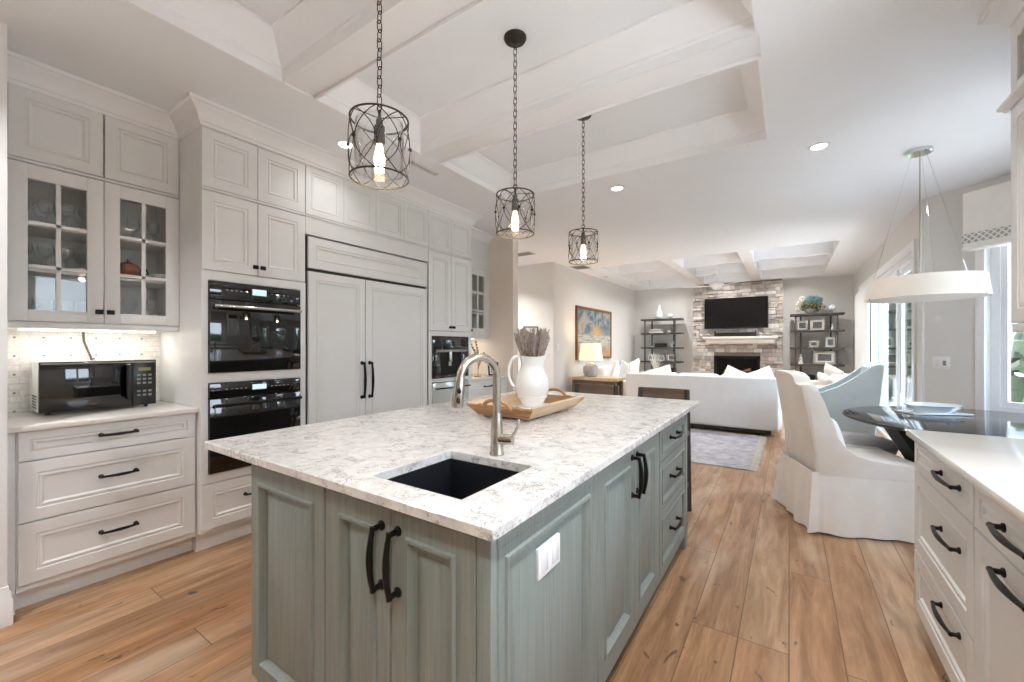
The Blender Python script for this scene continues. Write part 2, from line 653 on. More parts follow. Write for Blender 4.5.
    def pillow(s, wd, ht, th, m=None, n=12):
        vs, fs = [], []
        for sd in (1, -1):
            for i in range(n + 1):
                for j in range(n + 1):
                    a, b = -1 + 2 * i / n, -1 + 2 * j / n
                    t = max(0, (1 - a ** 4)) ** .6 * max(0, (1 - b ** 4)) ** .6
                    pin = 1 - .10 * (1 - abs(a * b)) * (abs(a) ** 6 + abs(b) ** 6) / 2
                    vs.append(Vector((a * wd / 2 * pin, sd * t * th / 2, b * ht / 2 * pin)))
        for q in (0, 1):
            o = q * (n + 1) ** 2
            for i in range(n):
                for j in range(n):
                    fs.append((o + i * (n + 1) + j, o + (i + 1) * (n + 1) + j, o + (i + 1) * (n + 1) + j + 1, o + i * (n + 1) + j + 1))
        if m:
            vs = [m @ v for v in vs]
        return s.add(vs, fs)

    def blob(s, c, r, sub=1):
        b = bmesh.new()
        bmesh.ops.create_icosphere(b, subdivisions=sub, radius=1.0)
        rr = r if isinstance(r, (tuple, list)) else (r, r, r)
        b.verts.index_update()
        s.add([(c[0] + v.co.x * rr[0], c[1] + v.co.y * rr[1], c[2] + v.co.z * rr[2]) for v in b.verts], [[v.index for v in f.verts] for f in b.faces])
        b.free()
        return s


def mesh_obj(name, mb, mat, off=(0, 0, 0), ang=32):
    me = bpy.data.meshes.new(name)
    off = Vector(off)
    me.from_pydata([v - off for v in mb.v], [], mb.f)
    b = bmesh.new()
    b.from_mesh(me)
    bmesh.ops.remove_doubles(b, verts=b.verts[:], dist=1e-6)
    bmesh.ops.recalc_face_normals(b, faces=b.faces[:])
    lim = math.radians(ang)
    for f in b.faces:
        f.smooth = True
    for e in b.edges:
        if len(e.link_faces) == 2:
            e.smooth = e.calc_face_angle(0) < lim
        else:
            e.smooth = False
    b.to_mesh(me)
    b.free()
    me.materials.append(M[mat] if isinstance(mat, str) else mat)
    o = bpy.data.objects.new(name, me)
    COL.objects.link(o)
    return o


def tag(o, label=None, cat=None, group=None, kind=None):
    for k, v in (('label', label), ('category', cat), ('group', group), ('kind', kind)):
        if v:
            o[k] = v
    return o


def thing(name, label, cat, loc=(0, 0, 0), rz=0, group=None):
    o = bpy.data.objects.new(name, None)
    o.empty_display_size = .1
    COL.objects.link(o)
    o.location = loc
    o.rotation_euler = (0, 0, rz)
    return tag(o, label, cat, group)


def part(name, mb, mat, parent, label=None, local=False, ang=32, kind=None):
    """a child mesh; geometry given in world coordinates unless local"""
    off = (0, 0, 0)
    if not local:
        r = parent
        while r.parent:
            r = r.parent
        off = r.location
    o = mesh_obj(name, mb, mat, off, ang)
    o.parent = parent
    return tag(o, label, kind=kind)


def solo(name, mb, mat, label, cat, group=None, kind=None, ang=32):
    xs = [v.x for v in mb.v]
    ys = [v.y for v in mb.v]
    zs = [v.z for v in mb.v]
    off = ((min(xs) + max(xs)) / 2, (min(ys) + max(ys)) / 2, min(zs))
    o = mesh_obj(name, mb, mat, off, ang)
    o.location = off
    return tag(o, label, cat, group, kind)


def struct(name, mb, mat, ang=32, label=None):
    o = mesh_obj(name, mb, mat, (0, 0, 0), ang)
    return tag(o, label, None, None, 'structure')


def copy_tree(o, parent=None):
    c = o.copy()
    COL.objects.link(c)
    if parent:
        c.parent = parent
    for ch in list(o.children):
        copy_tree(ch, c)
    return c


def Tm(x, y, z, rz=0, rx=0, ry=0):
    return Matrix.Translation((x, y, z)) @ Matrix.Rotation(rz, 4, 'Z') @ Matrix.Rotation(ry, 4, 'Y') @ Matrix.Rotation(rx, 4, 'X')


def light_child(name, parent, kind, loc, power, color=(1, .93, .84), size=.1, rot=(0, 0, 0), sy=None, spread=None):
    d = bpy.data.lights.new(name, kind)
    d.energy = power
    d.color = color
    if kind == 'AREA':
        d.size = size
        if sy:
            d.shape = 'RECTANGLE'
            d.size_y = sy
        else:
            d.shape = 'DISK'
        if spread:
            d.spread = spread
    else:
        d.shadow_soft_size = size
    o = bpy.data.objects.new(name, d)
    COL.objects.link(o)
    o.parent = parent
    o.location = Vector(loc) - parent.location
    o.rotation_euler = rot
    return o

# ------------------------------------------------------------------ the room
CZ = 2.80          # ceiling
TZ = 3.00          # kitchen tray ceiling
LTZ = 3.09         # living room tray ceiling
FAR = 11.25
RW = 1.13          # right wall
LIV = -3.50        # living room left wall
KX0, KX1, KY0, KY1 = -2.40, -0.12, -0.78, 3.52          # kitchen tray
LX0, LX1, LY0, LY1 = -3.00, 0.60, 7.50, 10.92           # living room tray
BAY = 1.20

floor_mb = MB().box(-5.3, 2.45, -3.0, FAR + .1, -.06, 0)
struct('floor', floor_mb, 'floor')

c = MB()
xs = [-5.3, LX0, KX0, KX1, LX1, RW + .12]
ys = [-3.0, KY0, KY1, LY0, LY1, FAR + .1]
for i in range(5):
    for j in range(5):
        x, y = (xs[i] + xs[i + 1]) / 2, (ys[j] + ys[j + 1]) / 2
        if (KX0 < x < KX1 and KY0 < y < KY1) or (LX0 < x < LX1 and LY0 < y < LY1):
            continue
        c.box(xs[i], xs[i + 1], ys[j], ys[j + 1], CZ, CZ + .30)
c.box(RW + .12, RW + BAY + .15, 2.4, 6.2, CZ, CZ + .30)
for a, b, d, e in ((KX0, KX1, KY0, KY1), (LX0, LX1, LY0, LY1)):
    tz = TZ if a == KX0 else LTZ
    c.box(a - .01, b + .01, d - .01, e + .01, tz, tz + .1)
struct('ceiling', c, 'ceil')

# beams and mouldings of the two trays
def beam(x0, x1, y0, y1, z0):
    struct('ceiling_beam', MB().rbox(x0, x1, y0, y1, z0, (TZ if y1 < 5 else LTZ) + .01, .004), 'trim')

def cove(z0, z1, out):
    """fascia and crown for a tray bay; out is measured into the bay"""
    h = z1 - z0
    return [(0, z0), (.014, z0), (.014, z0 + h * .26), (.024, z0 + h * .30), (.024, z0 + h * .36), (out * .34, z0 + h * .47),
            (out * .52, z0 + h * .62), (out * .8, z0 + h * .85), (out * .93, z0 + h * .9), (out, z0 + h * .93), (out, z1), (0, z1)]

KB = [(0.17, 0.37), (1.245, 1.425), (2.305, 2.505)]
for a, b in KB:
    beam(KX0, KX1, a, b, CZ + .012)
edges = [KY0] + [v for p in KB for v in p] + [KY1]
t = MB()
for i in range(0, len(edges), 2):
    y0, y1 = edges[i], edges[i + 1]
    t.sweep([(KX0, y0), (KX0, y1), (KX1, y1), (KX1, y0)], cove(CZ - .004, TZ + .002, .125), True, 1)
struct('trim_1', t, 'trim')
LBX = [(-1.88, -1.70), (-0.70, -0.52)]
LBY = [(8.56, 8.70), (9.70, 9.84)]
for a, b in LBX:
    beam(a, b, LY0, LY1, CZ + .004)
ex = [LX0, LBX[0][0], LBX[0][1], LBX[1][0], LBX[1][1], LX1]
ey = [LY0, LBY[0][0], LBY[0][1], LBY[1][0], LBY[1][1], LY1]
for i in range(0, 6, 2):
    for a, b in LBY:
        beam(ex[i], ex[i + 1], a, b, CZ + .03)
t = MB()
for i in range(0, 6, 2):
    for j in range(0, 6, 2):
        t.sweep([(ex[i], ey[j]), (ex[i], ey[j + 1]), (ex[i + 1], ey[j + 1]), (ex[i + 1], ey[j])], cove(LTZ - .06, LTZ + .002, .03), True, 1)
struct('trim_2', t, 'trim')

# walls
struct('wall_left', MB().box(-3.86, -3.74, .30, 4.52, 0, CZ), 'wall')
struct('wall_left_near', MB().box(-3.86, -3.03, -3.0, .303, 0, CZ), 'trim')
struct('wall_return', MB().box(-3.86, -3.0, 4.52, 4.64, 0, CZ), 'tan')
struct('wall_hall', MB().box(-5.3, -5.2, 4.52, 6.7, 0, CZ).box(-5.3, -3.62, 6.58, 6.70, 0, CZ).box(-5.3, -3.86, 4.52, 4.64, 0, CZ), 'wall')
struct('wall_living_left', MB().box(LIV - .12, LIV, 6.58, FAR, 0, CZ), 'wall')
struct('wall_far', MB().box(LIV - .12, RW + .12, FAR, FAR + .12, 0, CZ), 'wall')
SY0, SY1, SZ = 6.17, 10.22, 2.34
struct('wall_right', MB().box(RW, RW + .12, 5.86, SY0, 0, CZ).box(RW, RW + .12, SY0, SY1, SZ, CZ).box(RW, RW + .12, SY1, FAR, 0, CZ), 'wall')
# right wall by the kitchen, with an unseen window added to let daylight in
NW0, NW1 = .35, 1.62
struct('wall_right_kitchen', MB().box(RW, RW + .12, -3.0, NW0, 0, CZ).box(RW, RW + .12, NW0, NW1, 0, 1.05).box(RW, RW + .12, NW0, NW1, 2.3, CZ).box(RW, RW + .12, NW1, 2.76, 0, CZ), 'wall')
# unseen back of the kitchen, closed to keep rear light off the island
struct('wall_back', MB().box(-3.86, RW + .12, -3.1, -3.0, 0, CZ), 'wall')

def bay_frame(p, q):
    p, q = Vector((*p, 0)), Vector((*q, 0))
    u = (q - p).normalized()
    n = Vector((-u.y, u.x, 0))     # outwards
    m = Matrix(((u.x, n.x, 0, p.x), (u.y, n.y, 0, p.y), (0, 0, 1, 0), (0, 0, 0, 1)))
    return m, (q - p).length

PF, PM1, PM0, PN = (RW, 5.88), (RW + BAY, 5.88 - BAY), (RW + BAY, 2.76 + BAY), (RW, 2.76)
bays = []
for nm, p, q in (('wall_bay_far', PF, PM1), ('wall_bay_middle', PM1, PM0), ('wall_bay_near', PM0, PN)):
    m, L = bay_frame(p, q)
    # local x runs along the wall, local y outwards when the walk is clockwise seen from above
    a, b = (.51, L - .44) if L > 1.2 else (.12, L - .12)
    z0, z1 = .70, 2.32
    wmb = MB().box(0, a, 0, .12, 0, CZ).box(b, L, 0, .12, 0, CZ).box(a, b, 0, .12, 0, z0).box(a, b, 0, .12, z1, CZ)
    bays.append((m, L, a, b, z0, z1))
    struct(nm, wmb.xf(m.copy()), 'wall')

def window(nm, m, a, b, z0, z1, mull=(), case=.07):
    """casing, recessed frame, sill and panes of a window in a wall (local x along, y outwards)"""
    root = struct(nm, MB().box(a, a + .06, .05, .11, z0, z1).box(b - .06, b, .05, .11, z0, z1).box(a + .06, b - .06, .05, .11, z0, z0 + .06).box(a + .06, b - .06, .05, .11, z1 - .06, z1).xf(m), 'trim')
    cs = MB()
    cs.rbox(a - case, a, -.025, .0, z0 - .09, z1 + case, .006).rbox(b, b + case, -.025, .0, z0 - .09, z1 + case, .006)
    cs.rbox(a, b, -.025, .0, z1, z1 + case, .006).rbox(a - case * .2, b + case * .2, -.02, 0, z0 - .09, z0 - .03, .005)
    part('window_casing', cs.xf(m), 'trim', root)
    part('window_sill', MB().rbox(a - case - .02, b + case + .02, -.05, .05, z0 - .03, z0, .006).xf(m), 'trim', root)
    sash = MB()
    xs_ = [a + .06] + list(mull) + [b - .06]
    for i in range(len(xs_) - 1):
        l, r = xs_[i], xs_[i + 1]
        sash.box(l, l + .045, .065, .1, z0 + .06, z1 - .06).box(r - .045, r, .065, .1, z0 + .06, z1 - .06)
        sash.box(l + .045, r - .045, .065, .1, z0 + .06, z0 + .105).box(l + .045, r - .045, .065, .1, z1 - .105, z1 - .06)
        part('window_pane', MB().box(l + .045, r - .045, .08, .086, z0 + .105, z1 - .105).xf(m), 'pane', root)
    part('window_sash', sash.xf(m), 'trim', root)
    return root

for i, (m, L, a, b, z0, z1) in enumerate(bays):
    window('window_%d' % (i + 1), m, a, b, z0, z1)
mk = Matrix(((0, 1, 0, RW), (1, 0, 0, 0), (0, 0, 1, 0), (0, 0, 0, 1)))      # local x = +Y, local y = +X
window('window_4', mk, NW0, NW1, 1.05, 2.3, (.985,))  # out of view, added for the daylight it lets in

# sliding glass doors of the living room
sl = struct('door_1', MB().box(RW + .01, RW + .11, SY0, SY0 + .07, 0, SZ).box(RW + .01, RW + .11, SY1 - .07, SY1, 0, SZ).box(RW + .01, RW + .11, SY0, SY1, SZ - .06, SZ).box(RW + .01, RW + .11, SY0, SY1, 0, .03), 'trim')
cs = MB().rbox(RW - .022, RW, SY0 - .10, SY0, 0, SZ + .1, .005).rbox(RW - .022, RW, SY1, SY1 + .10, 0, SZ + .1, .005).rbox(RW - .022, RW, SY0, SY1, SZ, SZ + .1, .005)
part('door_casing', cs, 'trim', sl)
n = 4
pw = (SY1 - SY0 - .14) / n
for i in range(n):
    y0 = SY0 + .07 + i * pw
    y1 = y0 + pw
    xo = RW + (.03 if i % 2 else .065)
    pf = MB().box(xo, xo + .03, y0, y0 + .065, .03, SZ - .06).box(xo, xo + .03, y1 - .065, y1, .03, SZ - .06).box(xo, xo + .03, y0 + .065, y1 - .065, .03, .13).box(xo, xo + .03, y0 + .065, y1 - .065, SZ - .14, SZ - .06)
    p_ = part('sliding_panel', pf, 'trim', sl)
    part('door_glass', MB().box(xo + .012, xo + .018, y0 + .065, y1 - .065, .13, SZ - .14), 'pane', p_)
# baseboards
BB = [(0, 0), (.016, 0), (.016, .115), (.011, .125), (.011, .15), (.005, .165), (.005, .178), (0, .18)]
struct('baseboard_left', MB().sweep([(-3.03, -2.9), (-3.03, .303), (-3.087, .303)], [(o, z) for o, z in BB], False, 1), 'trim')
struct('baseboard_living', MB().sweep([(-5.1, 6.58), (LIV, 6.58), (LIV, FAR), (-2.0, FAR)], BB, False, 1), 'trim')
struct('baseboard_return', MB().sweep([(-3.08, 4.52), (-3.0, 4.52), (-3.0, 4.64), (-3.8, 4.64)], BB, False, 1), 'trim')
struct('baseboard_far', MB().sweep([(-.1, FAR), (RW, FAR), (RW, SY1 + .1)], BB, False, 1), 'trim')
struct('baseboard_bay', MB().sweep([(RW, SY0 - .1), PF, PM1, PM0, PN, (RW, 2.68)], BB, False, 1), 'trim')

# ------------------------------------------------------------------ outside
struct('ground_patio', MB().box(RW + .13, 6.2, -6, 10.3, -.18, -.08), 'patio')
struct('ground_lawn', MB().box(-14, 30, -20, 45, -.26, -.19), 'lawn')

def leaf_cloud(mb, c, r, n, size, rnd):
    for _ in range(n):
        while True:
            p = Vector((rnd.uniform(-1, 1), rnd.uniform(-1, 1), rnd.uniform(-1, 1)))
            if .45 < p.length < 1:
                break
        q = Vector((c[0] + p.x * r[0], c[1] + p.y * r[1], c[2] + p.z * r[2]))
        m = Matrix.Translation(q) @ Matrix.Rotation(rnd.uniform(0, 6.28), 4, Vector((rnd.uniform(-1, 1), rnd.uniform(-1, 1), rnd.uniform(-1, 1))).normalized())
        s = size * rnd.uniform(.7, 1.3)
        mb.add([m @ Vector(v) for v in ((0, -s, 0), (s * .45, -s * .2, s * .12), (s * .3, s * .6, 0), (0, s, s * .08), (-s * .3, s * .6, 0), (-s * .45, -s * .2, s * .12))], [(0, 1, 2, 3, 4, 5)])
    return mb

rnd = random.Random(3)
hb = MB()
for i in range(46):
    leaf_cloud(hb, (8.2 + rnd.uniform(-.3, .3), -1 + i * .45, .95 + rnd.uniform(-.1, .2)), (.5, .55, 1.05), 260, .075, rnd)
for i in range(20):
    leaf_cloud(hb, (1.6 + i * .36, 15.2 + rnd.uniform(-.3, .3), 1.7 + rnd.uniform(-.2, .3)), (.55, .5, 1.9), 420, .085, rnd)
for i in range(9):
    leaf_cloud(hb, (2.75 + i * .36, 8.1 + rnd.uniform(-.15, .15) - .12 * i, .95 + rnd.uniform(-.1, .2)), (.42, .42, 1.1), 300, .06, rnd)
for i in range(20):
    hb.blob((1.6 + i * .36, 15.3, 1.7), (.5, .4, 1.85), 2)
for i in range(9):
    hb.blob((2.75 + i * .36, 8.15 - .12 * i, .9), (.36, .34, 1.0), 2)
for i in range(46):
    hb.blob((8.3, -1 + i * .45, .95), (.4, .4, 1.0), 2)
solo('garden_hedge', hb, 'hedge', 'clipped green hedge growing outside the bay windows and glass doors', 'hedge', kind='stuff')
for i, (x, y, h_) in enumerate(((10.5, 13.5, 4.0), (12.2, 21.5, 4.6), (11.8, 8.0, 3.8))):
    tr = thing('garden_tree', ['pale green tree beyond the hedge outside the sliding glass doors', 'taller pale tree farthest down the garden past the sliding glass doors', 'pale green tree beyond the hedge outside the bay window'][i], 'tree', (x, y, -.08), 0)
    part('trunk', MB().tube([(x, y, -.08), (x + .1, y, h_ * .4), (x, y + .1, h_ * .75)], [.14, .10, .05]), 'bark', tr)
    part('foliage', leaf_cloud(MB(), (x, y, h_ * .75), (1.5, 1.5, h_ * .42), 2600, .13, rnd), 'tree', tr)
for i, y in enumerate((7.3, 9.6, 12.2)):
    struct('column_%d' % (i + 1), MB().rbox(2.75, 3.05, y - .15, y + .15, -.08, 2.9, .01).rbox(2.70, 3.10, y - .2, y + .2, -.08, .14, .01), 'stucco')

# ------------------------------------------------------------------ kitchen cabinets
DR = [(0, 0), (0, .0185), (.0015, .02), (.058, .02), (.062, .0145), (.067, .0145), (.071, .018), (.078, .018), (.086, .011)]
DRS = [(0, 0), (0, .0185), (.0015, .02), (.038, .02), (.042, .0145), (.046, .0145), (.050, .018), (.056, .018), (.063, .011)]
SAGE = [(0, 0), (0, .018), (.003, .021), (.058, .021), (.062, .028), (.070, .028), (.074, .021), (.084, .004), (.090, .004), (.118, .018)]

def handle(p0, p1, n, r=.0055, out=.032):
    """bow pull with flared feet and a swelling grip between two posts"""
    p0, p1, n = Vector(p0), Vector(p1), Vector(n)
    d = (p1 - p0)
    mb = MB()
    for p in (p0, p1):
        mb.tube([p, p + n * .004, p + n * .008, p + n * out * .8], [r * 2.1, r * 2.1, r * 1.3, r * 1.1], 10)
    pts, rs = [], []
    ov = d.normalized() * .006
    for i in range(15):
        t = i / 14
        e = abs(t - .5) * 2
        pts.append(p0 - ov + (d + 2 * ov) * t + n * (out * (.80 + .32 * (1 - e ** 2.2))))
        rs.append(r * (1.0 + .55 * (1 - e) ** 1.0 + (.35 if e > .93 else 0)))
    mb.tube(pts, rs, 10)
    return mb

def knob(p, n):
    p, n = Vector(p), Vector(n)
    c = p + n * .021
    return MB().tube([p, p + n * .003, p + n * .015], [.011, .007, .006], 10).rbox(c.x - .007, c.x + .007, c.y - .017, c.y + .017, c.z - .0135, c.z + .0135, .004)

XP, YM = (1, 0, 0), (0, -1, 0)
def left_front(nm, root, xf, y0, y1, z0, z1, rings=DR, mat='cab', g=.002, label=None):
    """a front facing +X whose outer face lies at xf"""
    return part(nm, MB().panel((xf - .02, y0 + g, z0 + g), (0, 1, 0), (1, 0, 0), y1 - y0 - 2 * g, z1 - z0 - 2 * g, rings), mat, root, label)

# --- drawer base with the microwave counter
X0 = -3.735
r = thing('base_drawer_cabinet', 'white three-drawer base cabinet below the microwave counter', 'cabinet', (-3.4, .70, 0))
part('carcass', MB().box(X0, -3.112, .337, 1.069, .10, .884), 'cab', r)
part('toe_kick', MB().box(X0, -3.17, .337, 1.069, 0, .10), 'cab', r)
part('filler_strip', MB().box(X0, -3.115, .305, .336, 0, .884), 'cab', r)
for z0, z1 in ((.135, .435), (.438, .735), (.738, .882)):
    d = left_front('drawer', r, -3.09, .340, 1.060, z0, z1, DRS if z1 - z0 < .2 else DR)
    zc = (z0 + z1) / 2 + .01
    part('handle', handle((-3.09, .632, zc), (-3.09, .775, zc), XP), 'black', d, 'black bow handle')
solo('microwave_counter', MB().rbox(X0, -3.065, .305, 1.069, .885, .915, .004), 'white_quartz', 'pale stone countertop slab that the black microwave stands on', 'countertop')
struct('wall_backsplash', MB().box(-3.74, -3.7355, .304, 1.069, .915, 1.43), 'tile')

# --- display cabinet with two glass doors
r = thing('display_cabinet', 'white wall cabinet with two paned glass doors above the microwave', 'cabinet', (-3.56, .70, 1.40))
b = MB().box(X0, -3.402, .337, .357, 1.43, 2.70).box(X0, -3.402, 1.049, 1.069, 1.43, 2.70).box(X0, X0 + .012, .357, 1.049, 1.43, 2.70)
b.box(X0, -3.402, .357, 1.049, 1.43, 1.452).box(X0, -3.402, .357, 1.049, 2.275, 2.30).box(X0, -3.402, .357, 1.049, 2.68, 2.70)
b.box(X0, -3.402, .692, .712, 1.452, 2.275).rbox(-3.402, -3.376, .337, 1.069, 2.281, 2.295, .003).box(-3.402, -3.383, .337, 1.069, 2.68, 2.70)
part('carcass', b, 'cab', r)
for z in (1.705, 1.95):
    for y0, y1 in ((.357, .692), (.712, 1.049)):
        part('shelf', MB().box(X0 + .012, -3.41, y0, y1, z, z + .015), 'cab', r)
part('light_rail', MB().rbox(X0, -3.385, .337, 1.069, 1.398, 1.43, .003), 'cab', r)
for y0, y1, yk in ((.338, .703, .68), (.706, 1.069, .73)):
    z0, z1 = 1.434, 2.276
    st = .070
    f = MB().rbox(-3.402, -3.38, y0, y0 + st, z0, z1, .002).rbox(-3.402, -3.38, y1 - st, y1, z0, z1, .002)
    f.rbox(-3.402, -3.38, y0 + st, y1 - st, z0, z0 + .062, .002).rbox(-3.402, -3.38, y0 + st, y1 - st, z1 - .078, z1, .002)
    ym = (y0 + y1) / 2
    f.box(-3.398, -3.384, ym - .0095, ym + .0095, z0 + .062, z1 - .078)
    for k in (1, 2):
        zz = z0 + .062 + (z1 - z0 - .14) * k / 3
        f.box(-3.398, -3.384, y0 + st, y1 - st, zz - .0095, zz + .0095)
    d = part('glass_door', f, 'cab', r)
    part('pane', MB().box(-3.397, -3.393, y0 + st - .005, y1 - st + .005, z0 + .058, z1 - .074), 'cabinet_pane', d)
    part('knob', knob((-3.38, yk, 1.50), XP), 'black', d, 'black knob')
    left_front('upper_door', r, -3.38, y0, y1, 2.298, 2.682)
ls = part('light_strip', MB().rbox(-3.60, -3.57, .40, 1.0, 1.388, 1.398, .002), 'strip', r, 'glowing strip light')
light_child('strip_lamp', r, 'AREA', (-3.585, .70, 1.385), 0.5, (1, .94, .84), .04, (0, 0, 0), .6)

# --- tall oven cabinet
YO0, YO1 = 1.071, 1.737
XF = -3.03
r = thing('tall_oven_cabinet', 'tall white cabinet holding the two black built-in ovens', 'cabinet', (-3.4, 1.40, 0))
b = MB().box(X0, XF - .022, YO0, YO0 + .02, .12, 2.70).box(X0, XF - .022, YO1 - .02, YO1, .12, 2.70).box(X0, X0 + .015, YO0 + .02, YO1 - .02, .12, 2.70)
for z in (.12, .44, 1.075, 1.73, 2.275, 2.68):
    b.box(X0 + .015, XF - .022, YO0 + .02, YO1 - .02, z, z + .02)
part('carcass', b, 'cab', r)
ff = MB().box(XF - .022, XF, YO0, 1.106, .435, 1.775).box(XF - .022, XF, 1.695, YO1, .435, 1.775)
ff.box(XF - .022, XF, 1.106, 1.695, .435, .490).box(XF - .022, XF, 1.106, 1.695, 1.068, 1.126).box(XF - .022, XF, 1.106, 1.695, 1.718, 1.775)
part('face_frame', ff, 'cab', r)
part('frame_rail', MB().rbox(XF - .022, XF + .004, YO0, YO1, 2.281, 2.295, .003), 'cab', r)
part('frieze_rail', MB().box(XF - .022, XF - .003, YO0, YO1, 2.67, 2.70), 'cab', r)
part('toe_kick', MB().box(X0, -3.11, YO0, YO1, 0, .12), 'cab', r)
d = left_front('drawer', r, XF, YO0, YO1, .145, .432)
part('handle', handle((XF, 1.32, .31), (XF, 1.48, .31), XP), 'black', d, 'black bow handle')
for y0, y1, yk in ((YO0, 1.400, 1.378), (1.400, YO1, 1.425)):
    d = left_front('door', r, XF, y0, y1, 1.778, 2.278)
    part('knob', knob((XF, yk, 1.835), XP), 'black', d, 'black knob')
    left_front('upper_door', r, XF, y0, y1, 2.298, 2.668)

# --- ovens
def oven(z0, z1, label, panel_h, speed):
    o = thing('built_in_oven', label, 'oven', (-3.3, 1.40, z0))
    part('casing', MB().box(-3.62, XF - .024, 1.11, 1.69, z0 + .006, z1 - .006), 'black_plastic', o)
    zp = z1 - panel_h
    part('control_panel', MB().rbox(XF - .024, XF + .012, 1.109, 1.692, zp + .002, z1 - .004, .003), 'oven_glass', o)
    part('door', MB().rbox(XF - .024, XF + .016, 1.109, 1.692, z0 + .004, zp - .003, .004), 'oven_glass', o)
    hz = zp - .045
    part('door_handle', MB().tube([(XF + .052, 1.125, hz), (XF + .052, 1.676, hz)], .011, 12).cyl((XF + .014, 1.15, hz), (XF + .05, 1.15, hz), .008).cyl((XF + .014, 1.65, hz), (XF + .05, 1.65, hz), .008),
         'chrome' if speed else 'black', o, 'bright bar handle' if speed else 'black bar handle')
    yc = 1.40
    part('clock_display', MB().box(XF + .0115, XF + .0135, yc - .04, yc + .05, zp + panel_h * .38, zp + panel_h * .72), 'display', o, 'lit clock display')
    for s_ in (-.20, .08):
        kb = MB()
        for k in range(5):
            kb.box(XF + .0115, XF + .0135, yc + s_ + k * .028, yc + s_ + .014 + k * .028, zp + panel_h * .5, zp + panel_h * .56)
        part('touch_keys', kb, 'grey_plastic', o)
    return o
oven(1.126, 1.718, 'upper black glass wall oven with a bright bar handle, in the tall white cabinet', .12, True)
oven(.490, 1.068, 'lower black glass wall oven, partly behind the island countertop corner', .10, False)

# --- panelled refrigerator and the cabinet above
r = thing('panelled_refrigerator', 'built-in refrigerator with two tall white panelled doors and black handles', 'refrigerator', (-3.4, 2.37, 0))
part('housing', MB().box(X0, XF - .024, 1.756, 3.002, .10, 2.14), 'dark_gap', r)
part('toe_kick', MB().box(X0, -3.11, 1.756, 3.002, 0, .10), 'cab', r)
for y0, y1, yh in ((1.758, 2.268, 2.234), (2.272, 3.0, 2.312)):
    d = left_front('door', r, XF, y0, y1, .12, 1.872)
    part('handle', handle((XF, yh, .865), (XF, yh, 1.155), XP, .008, .042), 'black', d, 'black bow handle')
left_front('grille_panel', r, XF, 1.758, 3.0, 1.893, 2.135)
r = thing('over_refrigerator_cabinet', 'row of four small white cupboards above the refrigerator', 'cabinet', (-3.4, 2.39, 2.15))
b = MB().box(X0, XF - .022, 1.739, 3.020, 2.15, 2.70).box(XF - .022, XF - .004, 1.739, 3.020, 2.15, 2.281).rbox(XF - .022, XF + .004, 1.739, 3.020, 2.281, 2.295, .003).box(XF - .022, XF - .003, 1.739, 3.020, 2.668, 2.70)
part('carcass', b, 'cab', r)
ys_ = [1.739, 2.06, 2.38, 2.70, 3.020]
for i in range(4):
    left_front('door', r, XF, ys_[i], ys_[i + 1], 2.298, 2.668, DRS)

# --- tall cabinet with the coffee machine
YC0, YC1 = 3.022, 3.700
r = thing('tall_coffee_cabinet', 'tall white cabinet right of the refrigerator, holding the coffee machine', 'cabinet', (-3.4, 3.36, 0))
b = MB().box(X0, XF - .022, YC0, YC0 + .02, .12, 2.70).box(X0, XF - .022, YC1 - .02, YC1, .12, 2.70).box(X0, X0 + .015, YC0, YC1, .12, 2.70)
for z in (.12, .69, .935, 1.41, 2.275, 2.68):
    b.box(X0 + .015, XF - .022, YC0 + .02, YC1 - .02, z, z + .018)
part('carcass', b, 'cab', r)
ff = MB().box(XF - .022, XF, YC0, 3.066, .70, 1.455).box(XF - .022, XF, 3.642, YC1, .70, 1.455).box(XF - .022, XF, 3.066, 3.642, .925, .960).box(XF - .022, XF, 3.066, 3.642, 1.406, 1.455)
part('face_frame', ff, 'cab', r)
part('frame_rail', MB().rbox(XF - .022, XF + .004, YC0, YC1, 2.281, 2.295, .003), 'cab', r)
part('frieze_rail', MB().box(XF - .022, XF - .003, YC0, YC1, 2.668, 2.70), 'cab', r)
part('toe_kick', MB().box(X0, -3.11, YC0, YC1, 0, .12), 'cab', r)
left_front('drawer', r, XF, YC0, YC1, .13, .41)
left_front('drawer', r, XF, YC0, YC1, .412, .695)
for y0, y1, yk in ((YC0, 3.36, 3.335), (3.36, YC1, 3.385)):
    d = left_front('door', r, XF, y0, y1, 1.457, 2.278)
    part('knob', knob((XF, yk, 1.50), XP), 'black', d, 'black knob')
    left_front('upper_door', r, XF, y0, y1, 2.298, 2.668, DRS)
o = thing('built_in_coffee_machine', 'black glass built-in coffee machine in the tall white cabinet', 'coffee machine', (-3.3, 3.355, .960))
part('casing', MB().box(-3.55, XF - .022, 3.07, 3.638, .966, 1.402), 'black_plastic', o)
part('front_panel', MB().rbox(XF - .022, XF + .01, 3.068, 3.640, 1.25, 1.404, .003), 'oven_glass', o)
part('niche', MB().box(XF - .02, XF + .002, 3.19, 3.50, .99, 1.247), 'soot', o)
part('side_doors', MB().rbox(XF - .022, XF + .01, 3.068, 3.188, .964, 1.247, .003).rbox(XF - .022, XF + .01, 3.502, 3.640, .964, 1.247, .003).rbox(XF - .022, XF + .01, 3.19, 3.50, .964, .99, .002), 'oven_glass', o)
part('spout', MB().rbox(XF - .002, XF + .03, 3.30, 3.345, 1.13, 1.247, .006).cyl((XF + .014, 3.31, 1.09), (XF + .014, 3.31, 1.13), .008).cyl((XF + .014, 3.335, 1.09), (XF + .014, 3.335, 1.13), .008), 'chrome', o)
part('control_strip', MB().box(XF + .009, XF + .012, 3.12, 3.60, 1.235, 1.262), 'grey_plastic', o)
o = thing('warming_drawer', 'pale glass warming drawer with a bar handle below the coffee machine', 'drawer', (-3.3, 3.355, .71))
